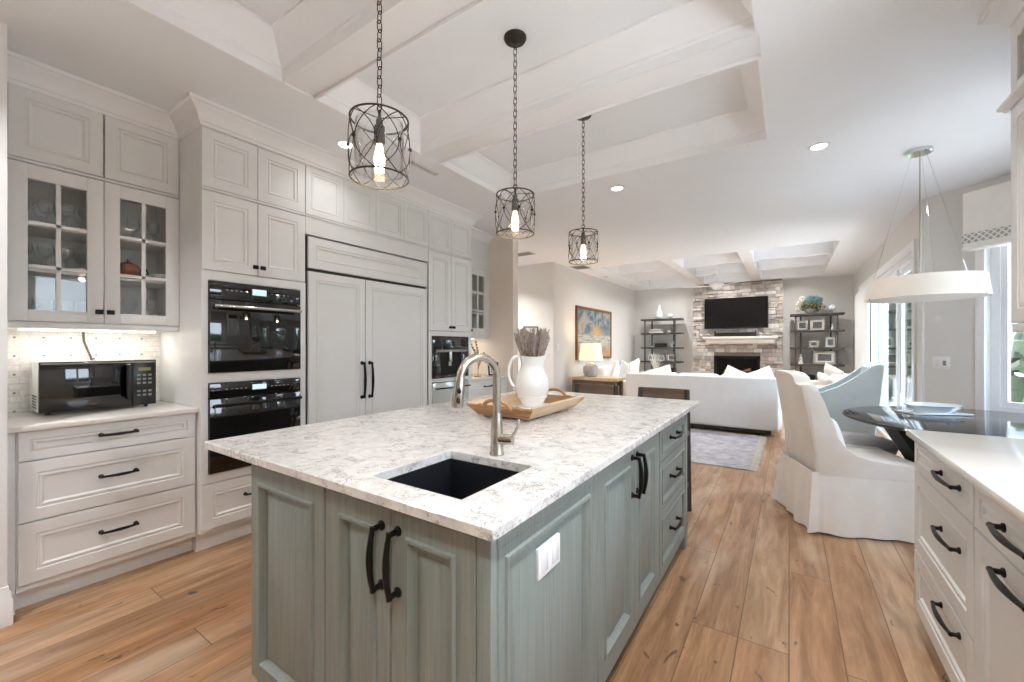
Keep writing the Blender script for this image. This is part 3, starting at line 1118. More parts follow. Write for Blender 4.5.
part('casing', MB().box(-3.55, XF - .022, 3.07, 3.638, .712, .92), 'black_plastic', o)
part('drawer_front', MB().rbox(XF - .022, XF + .014, 3.068, 3.640, .705, .915, .003), 'mint', o)
part('handle', MB().tube([(XF + .05, 3.085, .86), (XF + .05, 3.62, .86)], .008, 10).cyl((XF + .012, 3.10, .86), (XF + .05, 3.10, .86), .006).cyl((XF + .012, 3.605, .86), (XF + .05, 3.605, .86), .006), 'black', o)

# --- small glass cabinet and base beyond the tall run
r = thing('corner_glass_cabinet', 'small white glass-door wall cabinet beyond the tall cabinets', 'cabinet', (-3.56, 4.1, 1.43))
b = MB().box(X0, -3.402, 3.702, 3.72, 1.43, 2.70).box(X0, -3.402, 4.50, 4.518, 1.43, 2.70).box(X0, X0 + .012, 3.72, 4.50, 1.43, 2.70)
for z in (1.43, 1.72, 2.0, 2.30, 2.68):
    b.box(X0, -3.402, 3.72, 4.50, z, z + .018)
b.box(-3.402, -3.384, 3.702, 4.518, 2.305, 2.70).box(-3.402, -3.384, 3.702, 4.518, 1.40, 1.45).box(-3.402, -3.384, 4.455, 4.518, 1.45, 2.305)
part('carcass', b, 'cab', r)
for y0, y1 in ((3.704, 4.076), (4.08, 4.453)):
    z0, z1, st = 1.452, 2.303, .065
    f = MB().rbox(-3.402, -3.38, y0, y0 + st, z0, z1, .002).rbox(-3.402, -3.38, y1 - st, y1, z0, z1, .002).rbox(-3.402, -3.38, y0 + st, y1 - st, z0, z0 + .08, .002).rbox(-3.402, -3.38, y0 + st, y1 - st, z1 - .08, z1, .002)
    ym = (y0 + y1) / 2
    f.box(-3.398, -3.384, ym - .012, ym + .012, z0 + .08, z1 - .08)
    for k in (1, 2):
        zz = z0 + .08 + (z1 - z0 - .16) * k / 3
        f.box(-3.398, -3.384, y0 + st, y1 - st, zz - .012, zz + .012)
    d = part('glass_door', f, 'cab', r)
    part('pane', MB().box(-3.397, -3.393, y0 + st, y1 - st, z0 + .08, z1 - .08), 'cabinet_pane', d)
    part('knob', knob((-3.38, y0 + .03, 1.50), XP), 'black', d, 'black knob')
part('light_strip', MB().rbox(-3.60, -3.57, 3.8, 4.42, 1.389, 1.399, .002), 'strip', r, 'glowing strip light')
light_child('strip_lamp', r, 'AREA', (-3.585, 4.1, 1.385), 0.5, (1, .94, .84), .04, (0, 0, 0), .6)
part('cornice', MB().sweep([(-3.384, 3.702), (-3.384, 4.518)], [(0, 2.68), (.012, 2.68), (.02, 2.705), (.05, 2.735), (.075, 2.765), (.09, 2.77), (.09, 2.797), (0, 2.797)], False, 1), 'trim', r)
r = thing('corner_base_cabinet', 'white base cabinet beyond the tall cabinets, under the small counter', 'cabinet', (-3.4, 4.1, 0))
part('carcass', MB().box(X0, -3.112, 3.702, 4.516, .10, .884), 'cab', r)
part('toe_kick', MB().box(X0, -3.17, 3.702, 4.516, 0, .10), 'cab', r)
for z0, z1 in ((.13, .43), (.433, .73), (.733, .882)):
    d = left_front('drawer', r, -3.09, 3.704, 4.514, z0, z1, DRS if z1 - z0 < .2 else DR)
    part('handle', handle((-3.09, 4.02, (z0 + z1) / 2), (-3.09, 4.18, (z0 + z1) / 2), XP), 'black', d, 'black bow handle')
solo('corner_counter', MB().rbox(X0, -3.065, 3.702, 4.517, .885, .915, .004), 'white_quartz', 'small pale countertop beyond the tall cabinets, under the small glass cabinet', 'countertop')

# crown along the cabinets
CR = [(0, 2.672), (.008, 2.672), (.012, 2.690), (.020, 2.694), (.026, 2.712), (.040, 2.735), (.062, 2.757), (.078, 2.768), (.082, 2.774), (.092, 2.778), (.092, 2.799), (0, 2.799)]
cr = MB().sweep([(-3.38, .304), (-3.38, YO0), (XF, YO0), (XF, YC1), (-3.40, YC1)], CR, False, 1)
struct('trim_3', cr, 'trim')

# --- island
IX0, IX1, IY0, IY1 = -1.65, -.55, .74, 2.88
r = thing('kitchen_island', 'sage green kitchen island with raised-panel doors and drawers', 'island', (-1.1, 1.81, 0))
b = MB().box(IX0, IX0 + .02, IY0 + .02, IY1, .0, .886).box(IX1 - .042, IX1 - .022, IY0 + .02, IY1, .09, .886).box(IX0 + .02, IX1 - .042, IY0 + .022, IY0 + .042, .09, .886)
b.box(IX0 + .02, IX1 - .022, IY1 - .02, IY1, .0, .886).box(IX0 + .02, IX1 - .042, IY0 + .042, IY1 - .02, .09, .11).box(IX0 + .02, IX1 - .042, 1.45, 1.47, .11, .886)
part('carcass', b, 'sage', r)
part('toe_kick', MB().box(IX0 + .02, IX1 - .08, IY0 + .08, IY1 - .02, 0, .09), 'sage', r)
part('corner_post', MB().rbox(-.592, IX1, IY0, .765, .0, .886, .004), 'sage', r)
part('end_post', MB().rbox(-.612, IX1, 2.815, IY1 + .002, .0, .886, .004), 'sage', r)
part('face_rail', MB().box(IX1 - .022, IX1 - .003, .765, 2.815, .862, .886).box(IX1 - .022, IX1 - .003, .765, 2.815, .085, .118).box(IX1 - .022, IX1 - .003, 1.315, 1.358, .118, .862).box(IX1 - .022, IX1 - .003, 2.142, 2.188, .118, .862)
     .box(IX0 + .02, -.592, IY0 + .003, IY0 + .022, .866, .886).box(-1.185, -1.172, IY0 + .003, IY0 + .022, .085, .866), 'sage', r)
def isl_front(nm, x0, x1, z0=.09, z1=.866):
    return part(nm, MB().panel((x0, IY0 + .02, z0), (1, 0, 0), (0, -1, 0), x1 - x0, z1 - z0, SAGE), 'sage', r)
def isl_side(nm, y0, y1, z0, z1, rings=SAGE):
    return part(nm, MB().panel((IX1 - .021, y0, z0), (0, 1, 0), (1, 0, 0), y1 - y0, z1 - z0, rings), 'sage', r)
isl_front('end_panel', -1.650, -1.186)
for x0, x1, xh in ((-1.171, -.884, -.917), (-.881, -.594, -.852)):
    d = isl_front('door', x0, x1)
    part('handle', handle((xh, IY0 - .001, .655), (xh, IY0 - .001, .815), YM, .0065, .036), 'black', d, 'black bow handle')
isl_side('side_panel', .767, 1.314, .118, .838, [(0, 0), (0, .018), (.003, .021), (.026, .021), (.030, .028), (.038, .028), (.042, .021), (.052, .004), (.058, .004), (.086, .018)])
part('panel_rail', MB().box(IX1 - .021, IX1, .767, 1.314, .838, .886), 'sage', r)
for y0, y1, yh in ((1.359, 1.764, 1.732), (1.767, 2.141, 1.800)):
    d = isl_side('door', y0, y1, .118, .862)
    part('handle', handle((IX1, yh, .672), (IX1, yh, .83), XP, .0065, .036), 'black', d, 'black bow handle')
SD = [(0, 0), (0, .018), (.003, .021), (.036, .021), (.039, .026), (.046, .026), (.049, .020), (.054, .010), (.062, .010), (.078, .016)]
for z0, z1 in ((.118, .432), (.436, .695), (.699, .862)):
    d = isl_side('drawer', 2.190, 2.813, z0, z1, SD)
    zc = (z0 + z1) / 2 + .01
    part('handle', handle((IX1 - .003, 2.42, zc), (IX1 - .003, 2.58, zc), XP, .006, .034), 'black', d, 'black bow handle')
op = part('outlet_plate', MB().rbox(IX1 - .006, IX1 + .004, .945, 1.067, .682, .764, .002), 'trim', r, 'white double outlet plate')
so = MB()
for yy in (.975, 1.037):
    so.rbox(IX1 + .003, IX1 + .0065, yy - .017, yy + .017, .695, .751, .0015)
part('outlet_socket', so, 'ceramic', op)

# countertop with the sink cut out
SX0, SX1, SY0_, SY1_ = -1.036, -.684, .796, 1.146
TX0, TX1, TY0, TY1 = -1.968, -.519, .704, 3.155
t = MB()
def ring(x0, x1, y0, y1, z):
    return [(x0, y0, z), (x1, y0, z), (x1, y1, z), (x0, y1, z)]
rings_ = [ring(TX0, TX1, TY0, TY1, .887), ring(TX0, TX1, TY0, TY1, .911), ring(TX0 + .004, TX1 - .004, TY0 + .004, TY1 - .004, .915),
          ring(SX0 - .002, SX1 + .002, SY0_ - .002, SY1_ + .002, .915), ring(SX0, SX1, SY0_, SY1_, .913), ring(SX0, SX1, SY0_, SY1_, .887)]
vs_ = [v for q in rings_ for v in q]
fs_ = []
for i in range(6):
    j = (i + 1) % 6
    for k in range(4):
        fs_.append((i * 4 + k, i * 4 + (k + 1) % 4, j * 4 + (k + 1) % 4, j * 4 + k))
t.add(vs_, fs_)
solo('island_countertop', t, 'quartz', 'speckled white quartz countertop on the green island', 'countertop')

s = thing('prep_sink', 'square black undermount sink in the island countertop', 'sink', (-.86, .97, .68))
b = MB()
o_, q = .012, .004
R6 = [ring(SX0 - .02, SX1 + .02, SY0_ - .02, SY1_ + .02, .886), ring(SX0 - .02, SX1 + .02, SY0_ - .02, SY1_ + .02, .872), ring(SX0 - .008, SX1 + .008, SY0_ - .008, SY1_ + .008, .866), ring(SX0 - .006, SX1 + .006, SY0_ - .006, SY1_ + .006, .69),
      ring(SX0 + .02, SX1 - .02, SY0_ + .02, SY1_ - .02, .70), ring(SX0 + .003, SX1 - .003, SY0_ + .003, SY1_ - .003, .718), ring(SX0 + .003, SX1 - .003, SY0_ + .003, SY1_ - .003, .886)]
vs_ = [v for q in R6 for v in q]
fs_ = []
for i in range(7):
    j = (i + 1) % 7
    if i == 3:
        fs_.append((12, 13, 14, 15))
        fs_.append((16, 17, 18, 19))
        continue
    for k in range(4):
        fs_.append((i * 4 + k, i * 4 + (k + 1) % 4, j * 4 + (k + 1) % 4, j * 4 + k))
part('basin', b.add(vs_, fs_), 'sink', s)
part('drain', MB().lathe([(.043, 0), (.043, .003), (.034, .004), (.03, .002), (0, .002)], (-.86, .97, .7), 24), 'steel', s, 'steel drain')

# faucet
FX, FY = -.862, 1.195
f = thing('kitchen_faucet', 'brushed nickel gooseneck faucet beside the island sink', 'faucet', (FX, FY, .915))
part('base', MB().lathe([(.026, 0), (.026, .006), (.0235, .012), (.0225, .05), (.022, .10), (.0185, .125), (.0155, .15)], (FX, FY, .915), 28), 'nickel', f)
pts = [(FX, FY, 1.05), (FX, FY, 1.11), (FX, FY, 1.17)]
RR = .076
dx, dy = -.30, -.954
for i in range(0, 13):
    a = PI * i / 12 * .97
    q = RR * (1 - math.cos(a))
    pts.append((FX + dx * q, FY + dy * q, 1.186 + RR * math.sin(a)))
part('neck', MB().tube(pts, .0145, 14), 'nickel', f)
e = Vector(pts[-1])
dn = (Vector(pts[-1]) - Vector(pts[-2])).normalized()
dn = (dn + Vector((0, 0, -.8))).normalized()
hd = part('spray_head', MB().tube([e - dn * .004, e + dn * .004, e + dn * .05, e + dn * .09, e + dn * .098], [.0145, .017, .019, .0205, .018], 18), 'nickel', f)
part('spray_button', MB().blob(e + dn * .045 + Vector((.0115, -.011, .004)), (.007, .007, .011), 2).blob(e + dn * .075 + Vector((.012, -.012, .003)), (.007, .007, .012), 2), 'black_plastic', hd, 'dark buttons')
part('lever', MB().cyl((FX + .012, FY, .972), (FX + .060, FY + .012, .972), .019, .019, 18)
     .tube([(FX + .052, FY + .010, .978), (FX + .064, FY + .018, .995), (FX + .072, FY + .026, 1.018), (FX + .072, FY + .032, 1.042)], [.0075, .006, .0055, .005], 10), 'nickel', f)

# --- right-hand base units and counter
def right_front(nm, root, xf, y0, y1, z0, z1, rings=DR, g=.002):
    return part(nm, MB().panel((xf + .02, y1 - g, z0 + g), (0, -1, 0), (-1, 0, 0), y1 - y0 - 2 * g, z1 - z0 - 2 * g, rings), 'cab', root)
XN = (-1, 0, 0)
XR = .478
r = thing('side_drawer_cabinet', 'white three-drawer base cabinet at the far end of the right counter', 'cabinet', (.8, 2.24, 0))
part('carcass', MB().box(XR + .022, RW - .003, 1.872, 2.605, .10, .884), 'cab', r)
part('toe_kick', MB().box(XR + .08, RW - .003, 1.872, 2.60, 0, .10), 'cab', r)
for z0, z1 in ((.105, .375), (.378, .738), (.742, .880)):
    d = right_front('drawer', r, XR, 1.874, 2.607, z0, z1, DRS if z1 - z0 < .2 else DR)
    zc = {.105: .325, .378: .612, .742: .822}[z0]
    part('handle', handle((XR, 1.995, zc), (XR, 2.195, zc), XN, .0055, .029), 'black', d, 'black bow handle')
r = thing('side_pullout_cabinet', 'white base cabinet of the right counter with a shallow drawer over a deep front', 'cabinet', (.8, 1.41, 0))
part('carcass', MB().box(XR + .022, RW - .003, .95, 1.868, .10, .884), 'cab', r)
part('toe_kick', MB().box(XR + .08, RW - .003, .95, 1.868, 0, .10), 'cab', r)
for z0, z1, zc in ((.105, .735, .695), (.739, .880, .815)):
    d = right_front('drawer', r, XR, .952, 1.868, z0, z1, DRS if z1 - z0 < .2 else DR)
    part('handle', handle((XR, 1.45, zc), (XR, 1.65, zc), XN, .006, .031), 'black', d, 'black bow handle')
solo('side_countertop', MB().rbox(.452, RW - .002, .93, 2.622, .885, .915, .004), 'white_quartz', 'plain white quartz countertop at the right, in front of the dining table', 'countertop')
r = thing('upper_cabinet', 'white wall cabinet hanging over the right counter at the picture edge', 'cabinet', (.96, 2.2, 1.36))
XU, U0, U1 = .80, 1.75, 2.70
b = MB().box(XU + .022, RW - .002, U0, U1, 1.39, 1.41).box(XU + .022, RW - .002, U0, U0 + .018, 1.41, 2.70).box(XU + .022, RW - .002, U1 - .018, U1, 1.41, 2.70).box(RW - .014, RW - .002, U0, U1, 1.41, 2.70)
for z in (1.75, 2.05, 2.33, 2.68):
    b.box(XU + .022, RW - .002, U0, U1, z, z + .02)
part('carcass', b, 'cab', r)
part('light_rail', MB().rbox(XU + .004, XU + .026, U0, U1, 1.36, 1.395, .003).rbox(XU + .02, RW - .002, U1 - .02, U1, 1.36, 1.395, .003), 'cab', r)
part('ledge_moulding', MB().sweep([(XU + .02, U0), (XU + .02, U1), (RW - .002, U1)], [(0, 2.325), (.028, 2.325), (.034, 2.335), (.048, 2.345), (.048, 2.356), (0, 2.356)], False, -1), 'cab', r)
for y0, y1 in ((U0, (U0 + U1) / 2), ((U0 + U1) / 2, U1)):
    right_front('door', r, XU, y0, y1, 1.397, 2.324)
    f = MB()
    z0, z1, st = 2.358, 2.668, .06
    f.rbox(XU, XU + .02, y0 + .002, y0 + st, z0, z1, .002).rbox(XU, XU + .02, y1 - st, y1 - .002, z0, z1, .002).rbox(XU, XU + .02, y0 + st, y1 - st, z0, z0 + st, .002).rbox(XU, XU + .02, y0 + st, y1 - st, z1 - st, z1, .002)
    d = part('glass_door', f, 'cab', r)
    part('pane', MB().box(XU + .008, XU + .012, y0 + st, y1 - st, z0 + st, z1 - st), 'cabinet_pane', d)
part('cornice', MB().sweep([(XU + .02, U0), (XU + .02, U1), (RW - .002, U1)], [(o, z) for o, z in CR], False, -1), 'cab', r)

# ------------------------------------------------------------------ on the counters
m = thing('microwave_oven', 'black countertop microwave oven with keypad standing on the left counter', 'microwave', (-3.55, .70, .915))
MX, m0, m1 = -3.385, .447, .950
part('casing', MB().rbox(-3.71, MX - .02, m0 + .003, m1 - .003, .93, 1.212, .004), 'ceramic', m, 'pale side casing')
part('door', MB().rbox(MX - .02, MX, m0, m1 - .118, .930, 1.213, .005), 'oven_glass', m)
part('control_panel', MB().rbox(MX - .02, MX, m1 - .116, m1, .930, 1.213, .005), 'black_plastic', m)
part('top_trim', MB().box(MX - .001, MX + .0012, m0 + .006, m1 - .006, 1.196, 1.205), 'grey_plastic', m)
yh = m1 - .138
part('door_handle', MB().tube([(MX, yh, 1.185), (MX + .03, yh, 1.18), (MX + .034, yh, 1.12), (MX + .034, yh, 1.06), (MX + .028, yh, .985), (MX, yh, .98)], [.011, .014, .017, .017, .014, .010], 12), 'black_plastic', m)
part('display', MB().box(MX - .001, MX + .0012, m1 - .088, m1 - .028, 1.145, 1.165), 'mw_display', m, 'dim clock display')
kb = MB()
for i in range(3):
    for j in range(6):
        if j == 3:
            continue
        kb.box(MX - .001, MX + .0014, m1 - .094 + i * .027, m1 - .078 + i * .027, 1.112 - j * .025, 1.124 - j * .025)
part('keypad', kb, 'grey_plastic', m)
bd = MB()
n = 20
bd.add([(MX + .0012, m0 + .21 + .026 * math.cos(2 * PI * k / n), .966 + .0105 * math.sin(2 * PI * k / n)) for k in range(n)] + [(MX - .002, m0 + .21 + .026 * math.cos(2 * PI * k / n), .966 + .0105 * math.sin(2 * PI * k / n)) for k in range(n)],
       [tuple(range(n)), tuple(range(n, 2 * n))] + [(k, (k + 1) % n, n + (k + 1) % n, n + k) for k in range(n)])
part('badge', bd, 'chrome', m, 'small oval chrome badge')
ft = MB()
for xx in (-3.69, MX - .05):
    for yy in (m0 + .04, m1 - .04):
        ft.cyl((xx, yy, .9155), (xx, yy, .932), .011, .013, 12)
part('feet', ft, 'black_plastic', m)
vt = MB()
for j in range(5):
    for i in range(7):
        vt.box(-3.60 + i * .02, -3.59 + i * .02, m0 + .002, m0 + .0035, .95 + j * .016, .958 + j * .016)
part('vent_grille', vt, 'dark_gap', m)
solo('power_cord', MB().tube([(-3.725, .68, 1.39), (-3.722, .683, 1.33), (-3.718, .70, 1.27), (-3.714, .712, 1.23), (-3.712, .715, 1.2145), (-3.70, .715, 1.219), (-3.66, .716, 1.220)], .006, 8), plain('dark_cord_rubber', '#4b4845', .5), 'grey power cord running down the tile behind the microwave', 'cord')

# serving tray
TXa, TXb, TYa, TYb = -1.42, -1.09, 1.79, 2.31
t = thing('serving_tray', 'wooden serving tray with flared sides and arched handles on the island', 'tray', ((TXa + TXb) / 2, (TYa + TYb) / 2, .915))
fe = MB()
for x in (TXa + .03, TXb - .03):
    for y in (TYa + .03, TYb - .03):
        fe.cyl((x, y, .9155), (x, y, .929), .009, .012, 10)
part('feet', fe, 'tray', t)
part('base_board', MB().rbox(TXa, TXb, TYa, TYb, .927, .939, .003), 'tray_rail', t)
def slope(p, q, out, h=.062, th=.011):
    """one flared side board from p to q; out is the horizontal flare direction"""
    p, q, o = Vector((*p, .929)), Vector((*q, .929)), Vector((*out, 0))
    u = (q - p).normalized()
    fl = .046
    nrm = (o * h - Vector((0, 0, 1)) * fl).normalized() * th
    a = [p, q, q + o * fl + u * fl + Vector((0, 0, h)), p + o * fl - u * fl + Vector((0, 0, h))]
    b = [v - nrm for v in a]
    return MB().add(a + b, [(0, 1, 2, 3), (7, 6, 5, 4), (0, 1, 5, 4), (1, 2, 6, 5), (2, 3, 7, 6), (3, 0, 4, 7)])
part('long_side', slope((TXb, TYa), (TXb, TYb), (1, 0)), 'tray_rail', t)
part('long_side', slope((TXa, TYb), (TXa, TYa), (-1, 0)), 'tray_rail', t)
for p, q, o in (((TXa, TYa), (TXb, TYa), (0, -1)), ((TXb, TYb), (TXa, TYb), (0, 1))):
    e_ = part('end_board', slope(p, q, o, .052), 'tray', t)
    xm = (TXa + TXb) / 2
    yb = p[1] + o[1] * .040
    zb = .929 + .046
    ar = []
    for i in range(13):
        a = PI * i / 12
        ar.append((xm - .085 * math.cos(a), yb + o[1] * .03 * math.sin(a), zb + .046 * math.sin(a)))
    hm = MB()
    for sgn in (-1, 0, 1):
        hm.tube([(x, y + sgn * .004, z) for x, y, z in ar], .0095, 8)
    hm.tube([(xm - .16, yb - o[1] * .004, zb - .002), (xm - .12, yb, zb + .012), (xm - .085, yb, zb + .004), (xm, yb, zb - .006), (xm + .085, yb, zb + .004), (xm + .12, yb, zb + .012), (xm + .16, yb - o[1] * .004, zb - .002)], [.006, .009, .011, .010, .011, .009, .006], 8)
    part('arched_handle', hm, 'tray', e_)

# pitcher
PX, PY, PZ = -1.272, 2.122, .9395
solo('tray_liner', MB().rbox(PX - .10, PX + .14, PY - .20, PY + .15, .9392, .9415, .001), 'photo_mat', 'white liner lying in the wooden tray under the pitcher', 'liner')
PZ = .9417
p = thing('water_pitcher', 'white ceramic pitcher standing in the wooden tray', 'pitcher', (PX, PY, PZ))
prof = [(.058, 0), (.064, .004), (.062, .012), (.072, .03), (.092, .075), (.102, .115), (.104, .145), (.097, .18), (.080, .215), (.068, .24), (.064, .26), (.068, .285), (.078, .312), (.081, .318)]
mb = MB().lathe(prof + [(.076, .316), (.064, .286), (.060, .26), (.064, .24), (.076, .21), (.09, .17), (.09, .06), (0, .02)], (PX, PY, PZ), 40)
hdir = Vector((-.78, -.62, 0))
sd_ = -hdir
for v in mb.v:          # pull the lip out opposite the handle and scallop it
    z = v.z - PZ
    if z > .235:
        k = (z - .235) / .083
        d = Vector((v.x - PX, v.y - PY, 0))
        a = d.normalized().dot(sd_) if d.length > 1e-6 else 0
        v += sd_ * (.026 * k * max(0, a) ** 3) + Vector((0, 0, 1)) * (k * (.014 * max(0, a) ** 2 + .008 * max(0, -a) ** 2 - .006))
for v in mb.v:
    v.z = PZ + (v.z - PZ) * .95
part('body', mb, 'ceramic', p)
hp = []
for i in range(15):
    a = -PI * .5 + PI * i / 14
    hp.append(Vector((PX, PY, PZ + .205)) + hdir * (.083 + .058 * math.cos(a) ** .8 if math.cos(a) > 0 else .083) + Vector((0, 0, .092 * math.sin(a))))
hp = [Vector((PX, PY, PZ + .118)) + hdir * .095] + hp + [Vector((PX, PY, PZ + .298)) + hdir * .066]
part('handle', MB().tube(hp, [.010] * 4 + [.009] * 9 + [.010] * 4, 10), 'ceramic', p)
# dried lavender
lv = thing('lavender_bunch', 'bunch of dried lavender standing in the white pitcher', 'flowers', (PX, PY, PZ + .20))
r_ = random.Random(5)
st, hd_ = MB(), MB()
for i in range(210):
    a = r_.uniform(0, 6.283)
    q = math.sqrt(r_.random())
    b0 = Vector((PX + .03 * q * math.cos(a), PY + .03 * q * math.sin(a), PZ + .20))
    tp = Vector((PX + .105 * q * math.cos(a + r_.uniform(-.2, .2)), PY + .105 * q * math.sin(a), PZ + r_.uniform(.395, .475) - .02 * q))
    st.tube([b0, b0.lerp(tp, .5), tp], .0013, 4, caps=False)
    d = (tp - b0).normalized()
    L = r_.uniform(.07, .13)
    q0 = tp - d * L * .9
    n_ = 9
    pts, rs = [], []
    for k in range(n_):
        pts.append(q0 + d * L * k / (n_ - 1))
        rs.append((.0035 + .003 * (k % 2)) * (1 - .5 * k / n_))
    hd_.tube(pts, rs, 5)
part('stems', st, 'stem', lv)
part('flower_heads', hd_, 'lavender', lv)
cr_ = Tm(PX - .02, PY + .02, PZ + .44, YAW + .25, -.12)
part('gift_card', MB().rbox(-.045, .045, -.002, .002, -.035, .035, .001).xf(cr_), 'photo_mat', lv, 'small pale card with a mauve border')
part('card_border', MB().box(-.047, .047, -.0028, .0026, .028, .037).box(-.047, .047, -.0028, .0026, -.037, -.028).box(-.047, -.039, -.0028, .0026, -.028, .028).box(.039, .047, -.0028, .0026, -.028, .028).xf(cr_), plain('mauve_card', '#6d6478', .7), lv)

# branch ornament and framed picture by the far cabinet
o = thing('branch_ornament', 'gilded metal leafy branch ornament on the small far counter', 'ornament', (-3.25, 4.10, .915))
mb = MB().lathe([(.05, 0), (.05, .012), (.012, .02), (.008, .03)], (-3.25, 4.10, .9155), 20)
part('base', mb, 'gold', o)
mb = MB()
lf = MB()
for k in range(7):
    a = k * .9
    tp = Vector((-3.25 + .06 * math.cos(a), 4.10 + .13 * math.sin(a), 1.14 + .035 * k))
    mid = Vector((-3.25, 4.10, 1.0 + .02 * k)).lerp(tp, .55) + Vector((0, 0, .03))
    mb.tube([(-3.25, 4.10, .93), (-3.25, 4.10, 1.0 + .02 * k), mid, tp], .004, 6)
    for s_ in (0, .5, 1):
        c_ = mid.lerp(tp, s_)
        lf.blob((c_.x, c_.y + .014, c_.z), (.005, .02, .013), 1)
part('branches', mb, 'gold', o)
part('leaves', lf, 'gold', o)

def photo_frame(c, wd, ht, rz, frame, label, group=None, bw=.02, lean=.14, name='photo_frame', cat='photo frame'):
    """standing frame; c = middle of its bottom edge, front towards local -Y"""
    t = thing(name, label, cat, c, rz, group)
    m_ = Matrix.Translation((0, 0, .004)) @ Matrix.Rotation(-lean, 4, 'X')
    f_ = MB().rbox(-wd / 2, -wd / 2 + bw, -.008, .008, 0, ht, .002).rbox(wd / 2 - bw, wd / 2, -.008, .008, 0, ht, .002).rbox(-wd / 2 + bw, wd / 2 - bw, -.008, .008, 0, bw, .002).rbox(-wd / 2 + bw, wd / 2 - bw, -.008, .008, ht - bw, ht, .002)
    part('frame', f_.xf(m_), frame, t, local=True)
    part('mount', MB().box(-wd / 2 + bw, wd / 2 - bw, -.003, .006, bw, ht - bw).xf(m_), 'photo_mat', t, local=True)
    iw, ih = (wd - 2 * bw) * .74, (ht - 2 * bw) * .74
    part('photograph', MB().box(-iw / 2, iw / 2, -.0045, -.002, ht / 2 - ih / 2, ht / 2 + ih / 2).xf(m_), 'photo', t, local=True)
    part('easel_back', MB().add([m_ @ Vector(v) for v in ((-.02, .006, ht * .6), (.02, .006, ht * .6), (.02, .008, ht * .55), (-.02, .008, ht * .55))] + [Vector((-.02, .02 + ht * .30, 0.001)), Vector((.02, .02 + ht * .30, .001)), Vector((.02, .012 + ht * .30, .001)), Vector((-.02, .012 + ht * .30, .001))],
         [(0, 1, 2, 3), (4, 5, 6, 7), (0, 1, 5, 4), (1, 2, 6, 5), (2, 3, 7, 6), (3, 0, 4, 7)]), frame, t, local=True)
    return t
photo_frame((-3.20, 4.37, .915), .17, .17, PI / 2 - .25, 'black', 'black framed picture standing on the small far counter', None, .018)

# glassware and china in the display cabinet
def goblet(h_=.15, r=.034):
    return MB().lathe([(r * .8, 0), (r * .8, .003), (.005, .008), (.004, h_ * .45), (r * .7, h_ * .55), (r, h_ * .75), (r * .9, h_), (r * .86, h_), (r * .94, h_ * .75), (r * .6, h_ * .58), (0, h_ * .52)], n=20)
def tumbler(h_=.11, r=.034):
    return MB().lathe([(r * .85, 0), (r, h_), (r * .93, h_), (r * .78, .008), (0, .008)], n=20)
protos = {}
def glass(kind, x, y, z, label, group):
    if kind not in protos:
        o = mesh_obj('wine_glass' if kind == 'g' else 'tumbler', goblet() if kind == 'g' else tumbler(), 'glassware')
        protos[kind] = o
    else:
        o = protos[kind].copy()
        COL.objects.link(o)
    o.location = (x, y, z)
    tag(o, label, 'glass', group)
for z, kd, lab, gr in ((1.966, 'g', 'stemmed clear glass on the top shelf of the glass cabinet', 'stemmed glasses on the top shelf'),
                       (1.721, 'g', 'stemmed clear glass on the middle shelf behind the left glass door', 'stemmed glasses on the middle shelf'),
                       (1.4525, 't', 'clear cut tumbler on the bottom shelf behind the left glass door', 'tumblers on the bottom shelf')):
    for i in range(4):
        for j in range(2):
            y = .405 + i * .08
            x = -3.47 - j * .12
            glass(kd, x, y, z, lab, gr)
for i in range(3):
    glass('g', -3.50 - .04 * (i % 2), .77 + i * .09, 1.4525, 'stemmed clear glass on the bottom shelf behind the right glass door', 'stemmed glasses behind the right door')
for i in range(3):
    glass('g', -3.52, .77 + i * .1, 1.966, 'stemmed clear glass on the top shelf behind the right glass door', 'stemmed glasses high behind the right door')
o = thing('sugar_bowl', 'copper lustre lidded bowl with two dark handles behind the right glass door', 'bowl', (-3.52, .845, 1.7205))
part('bowl', MB().lathe([(.035, 0), (.04, .008), (.06, .03), (.066, .055), (.055, .085), (.05, .09)], (-3.52, .845, 1.7205), 28), 'copper', o)
part('lid', MB().lathe([(.052, .09), (.045, .102), (.02, .115), (.008, .12), (.011, .13), (0, .136)], (-3.52, .845, 1.7205), 24), 'copper', o)
for s_ in (-1, 1):
    part('handle', MB().tube([(-3.52, .845 + s_ * .058, 1.795), (-3.52, .845 + s_ * .092, 1.80), (-3.52, .845 + s_ * .10, 1.775), (-3.52, .845 + s_ * .062, 1.755)], .006, 8), 'iron', o)
o = solo('china_bowl', MB().lathe([(.022, 0), (.024, .005), (.040, .03), (.046, .05), (.042, .05), (.036, .03), (0, .01)], (-3.46, .985, 1.7205), 28), 'china', 'patterned china bowl beside the copper bowl', 'bowl')

# ------------------------------------------------------------------ pendants
def chain(x, y, z0, z1, L=.046, w_=.0095, r=.0020):
    mb = MB()
    n_ = max(2, int(round((z1 - z0) / (L - .012))))
    st_ = (z1 - z0) / n_
    for k in range(n_):
        zc = z0 + st_ * (k + .5)
        pts = []
        hh = st_ / 2 + .006
        for i in range(12):
            a = 2 * PI * i / 12
            u, v = w_ * math.cos(a), hh * math.sin(a)
            u = math.copysign(min(abs(u) * 1.25, w_), u)
            pts.append((x + (u if k % 2 else 0), y + (0 if k % 2 else u), zc + v))
        mb.tube(pts, r, 5, True)
    return mb

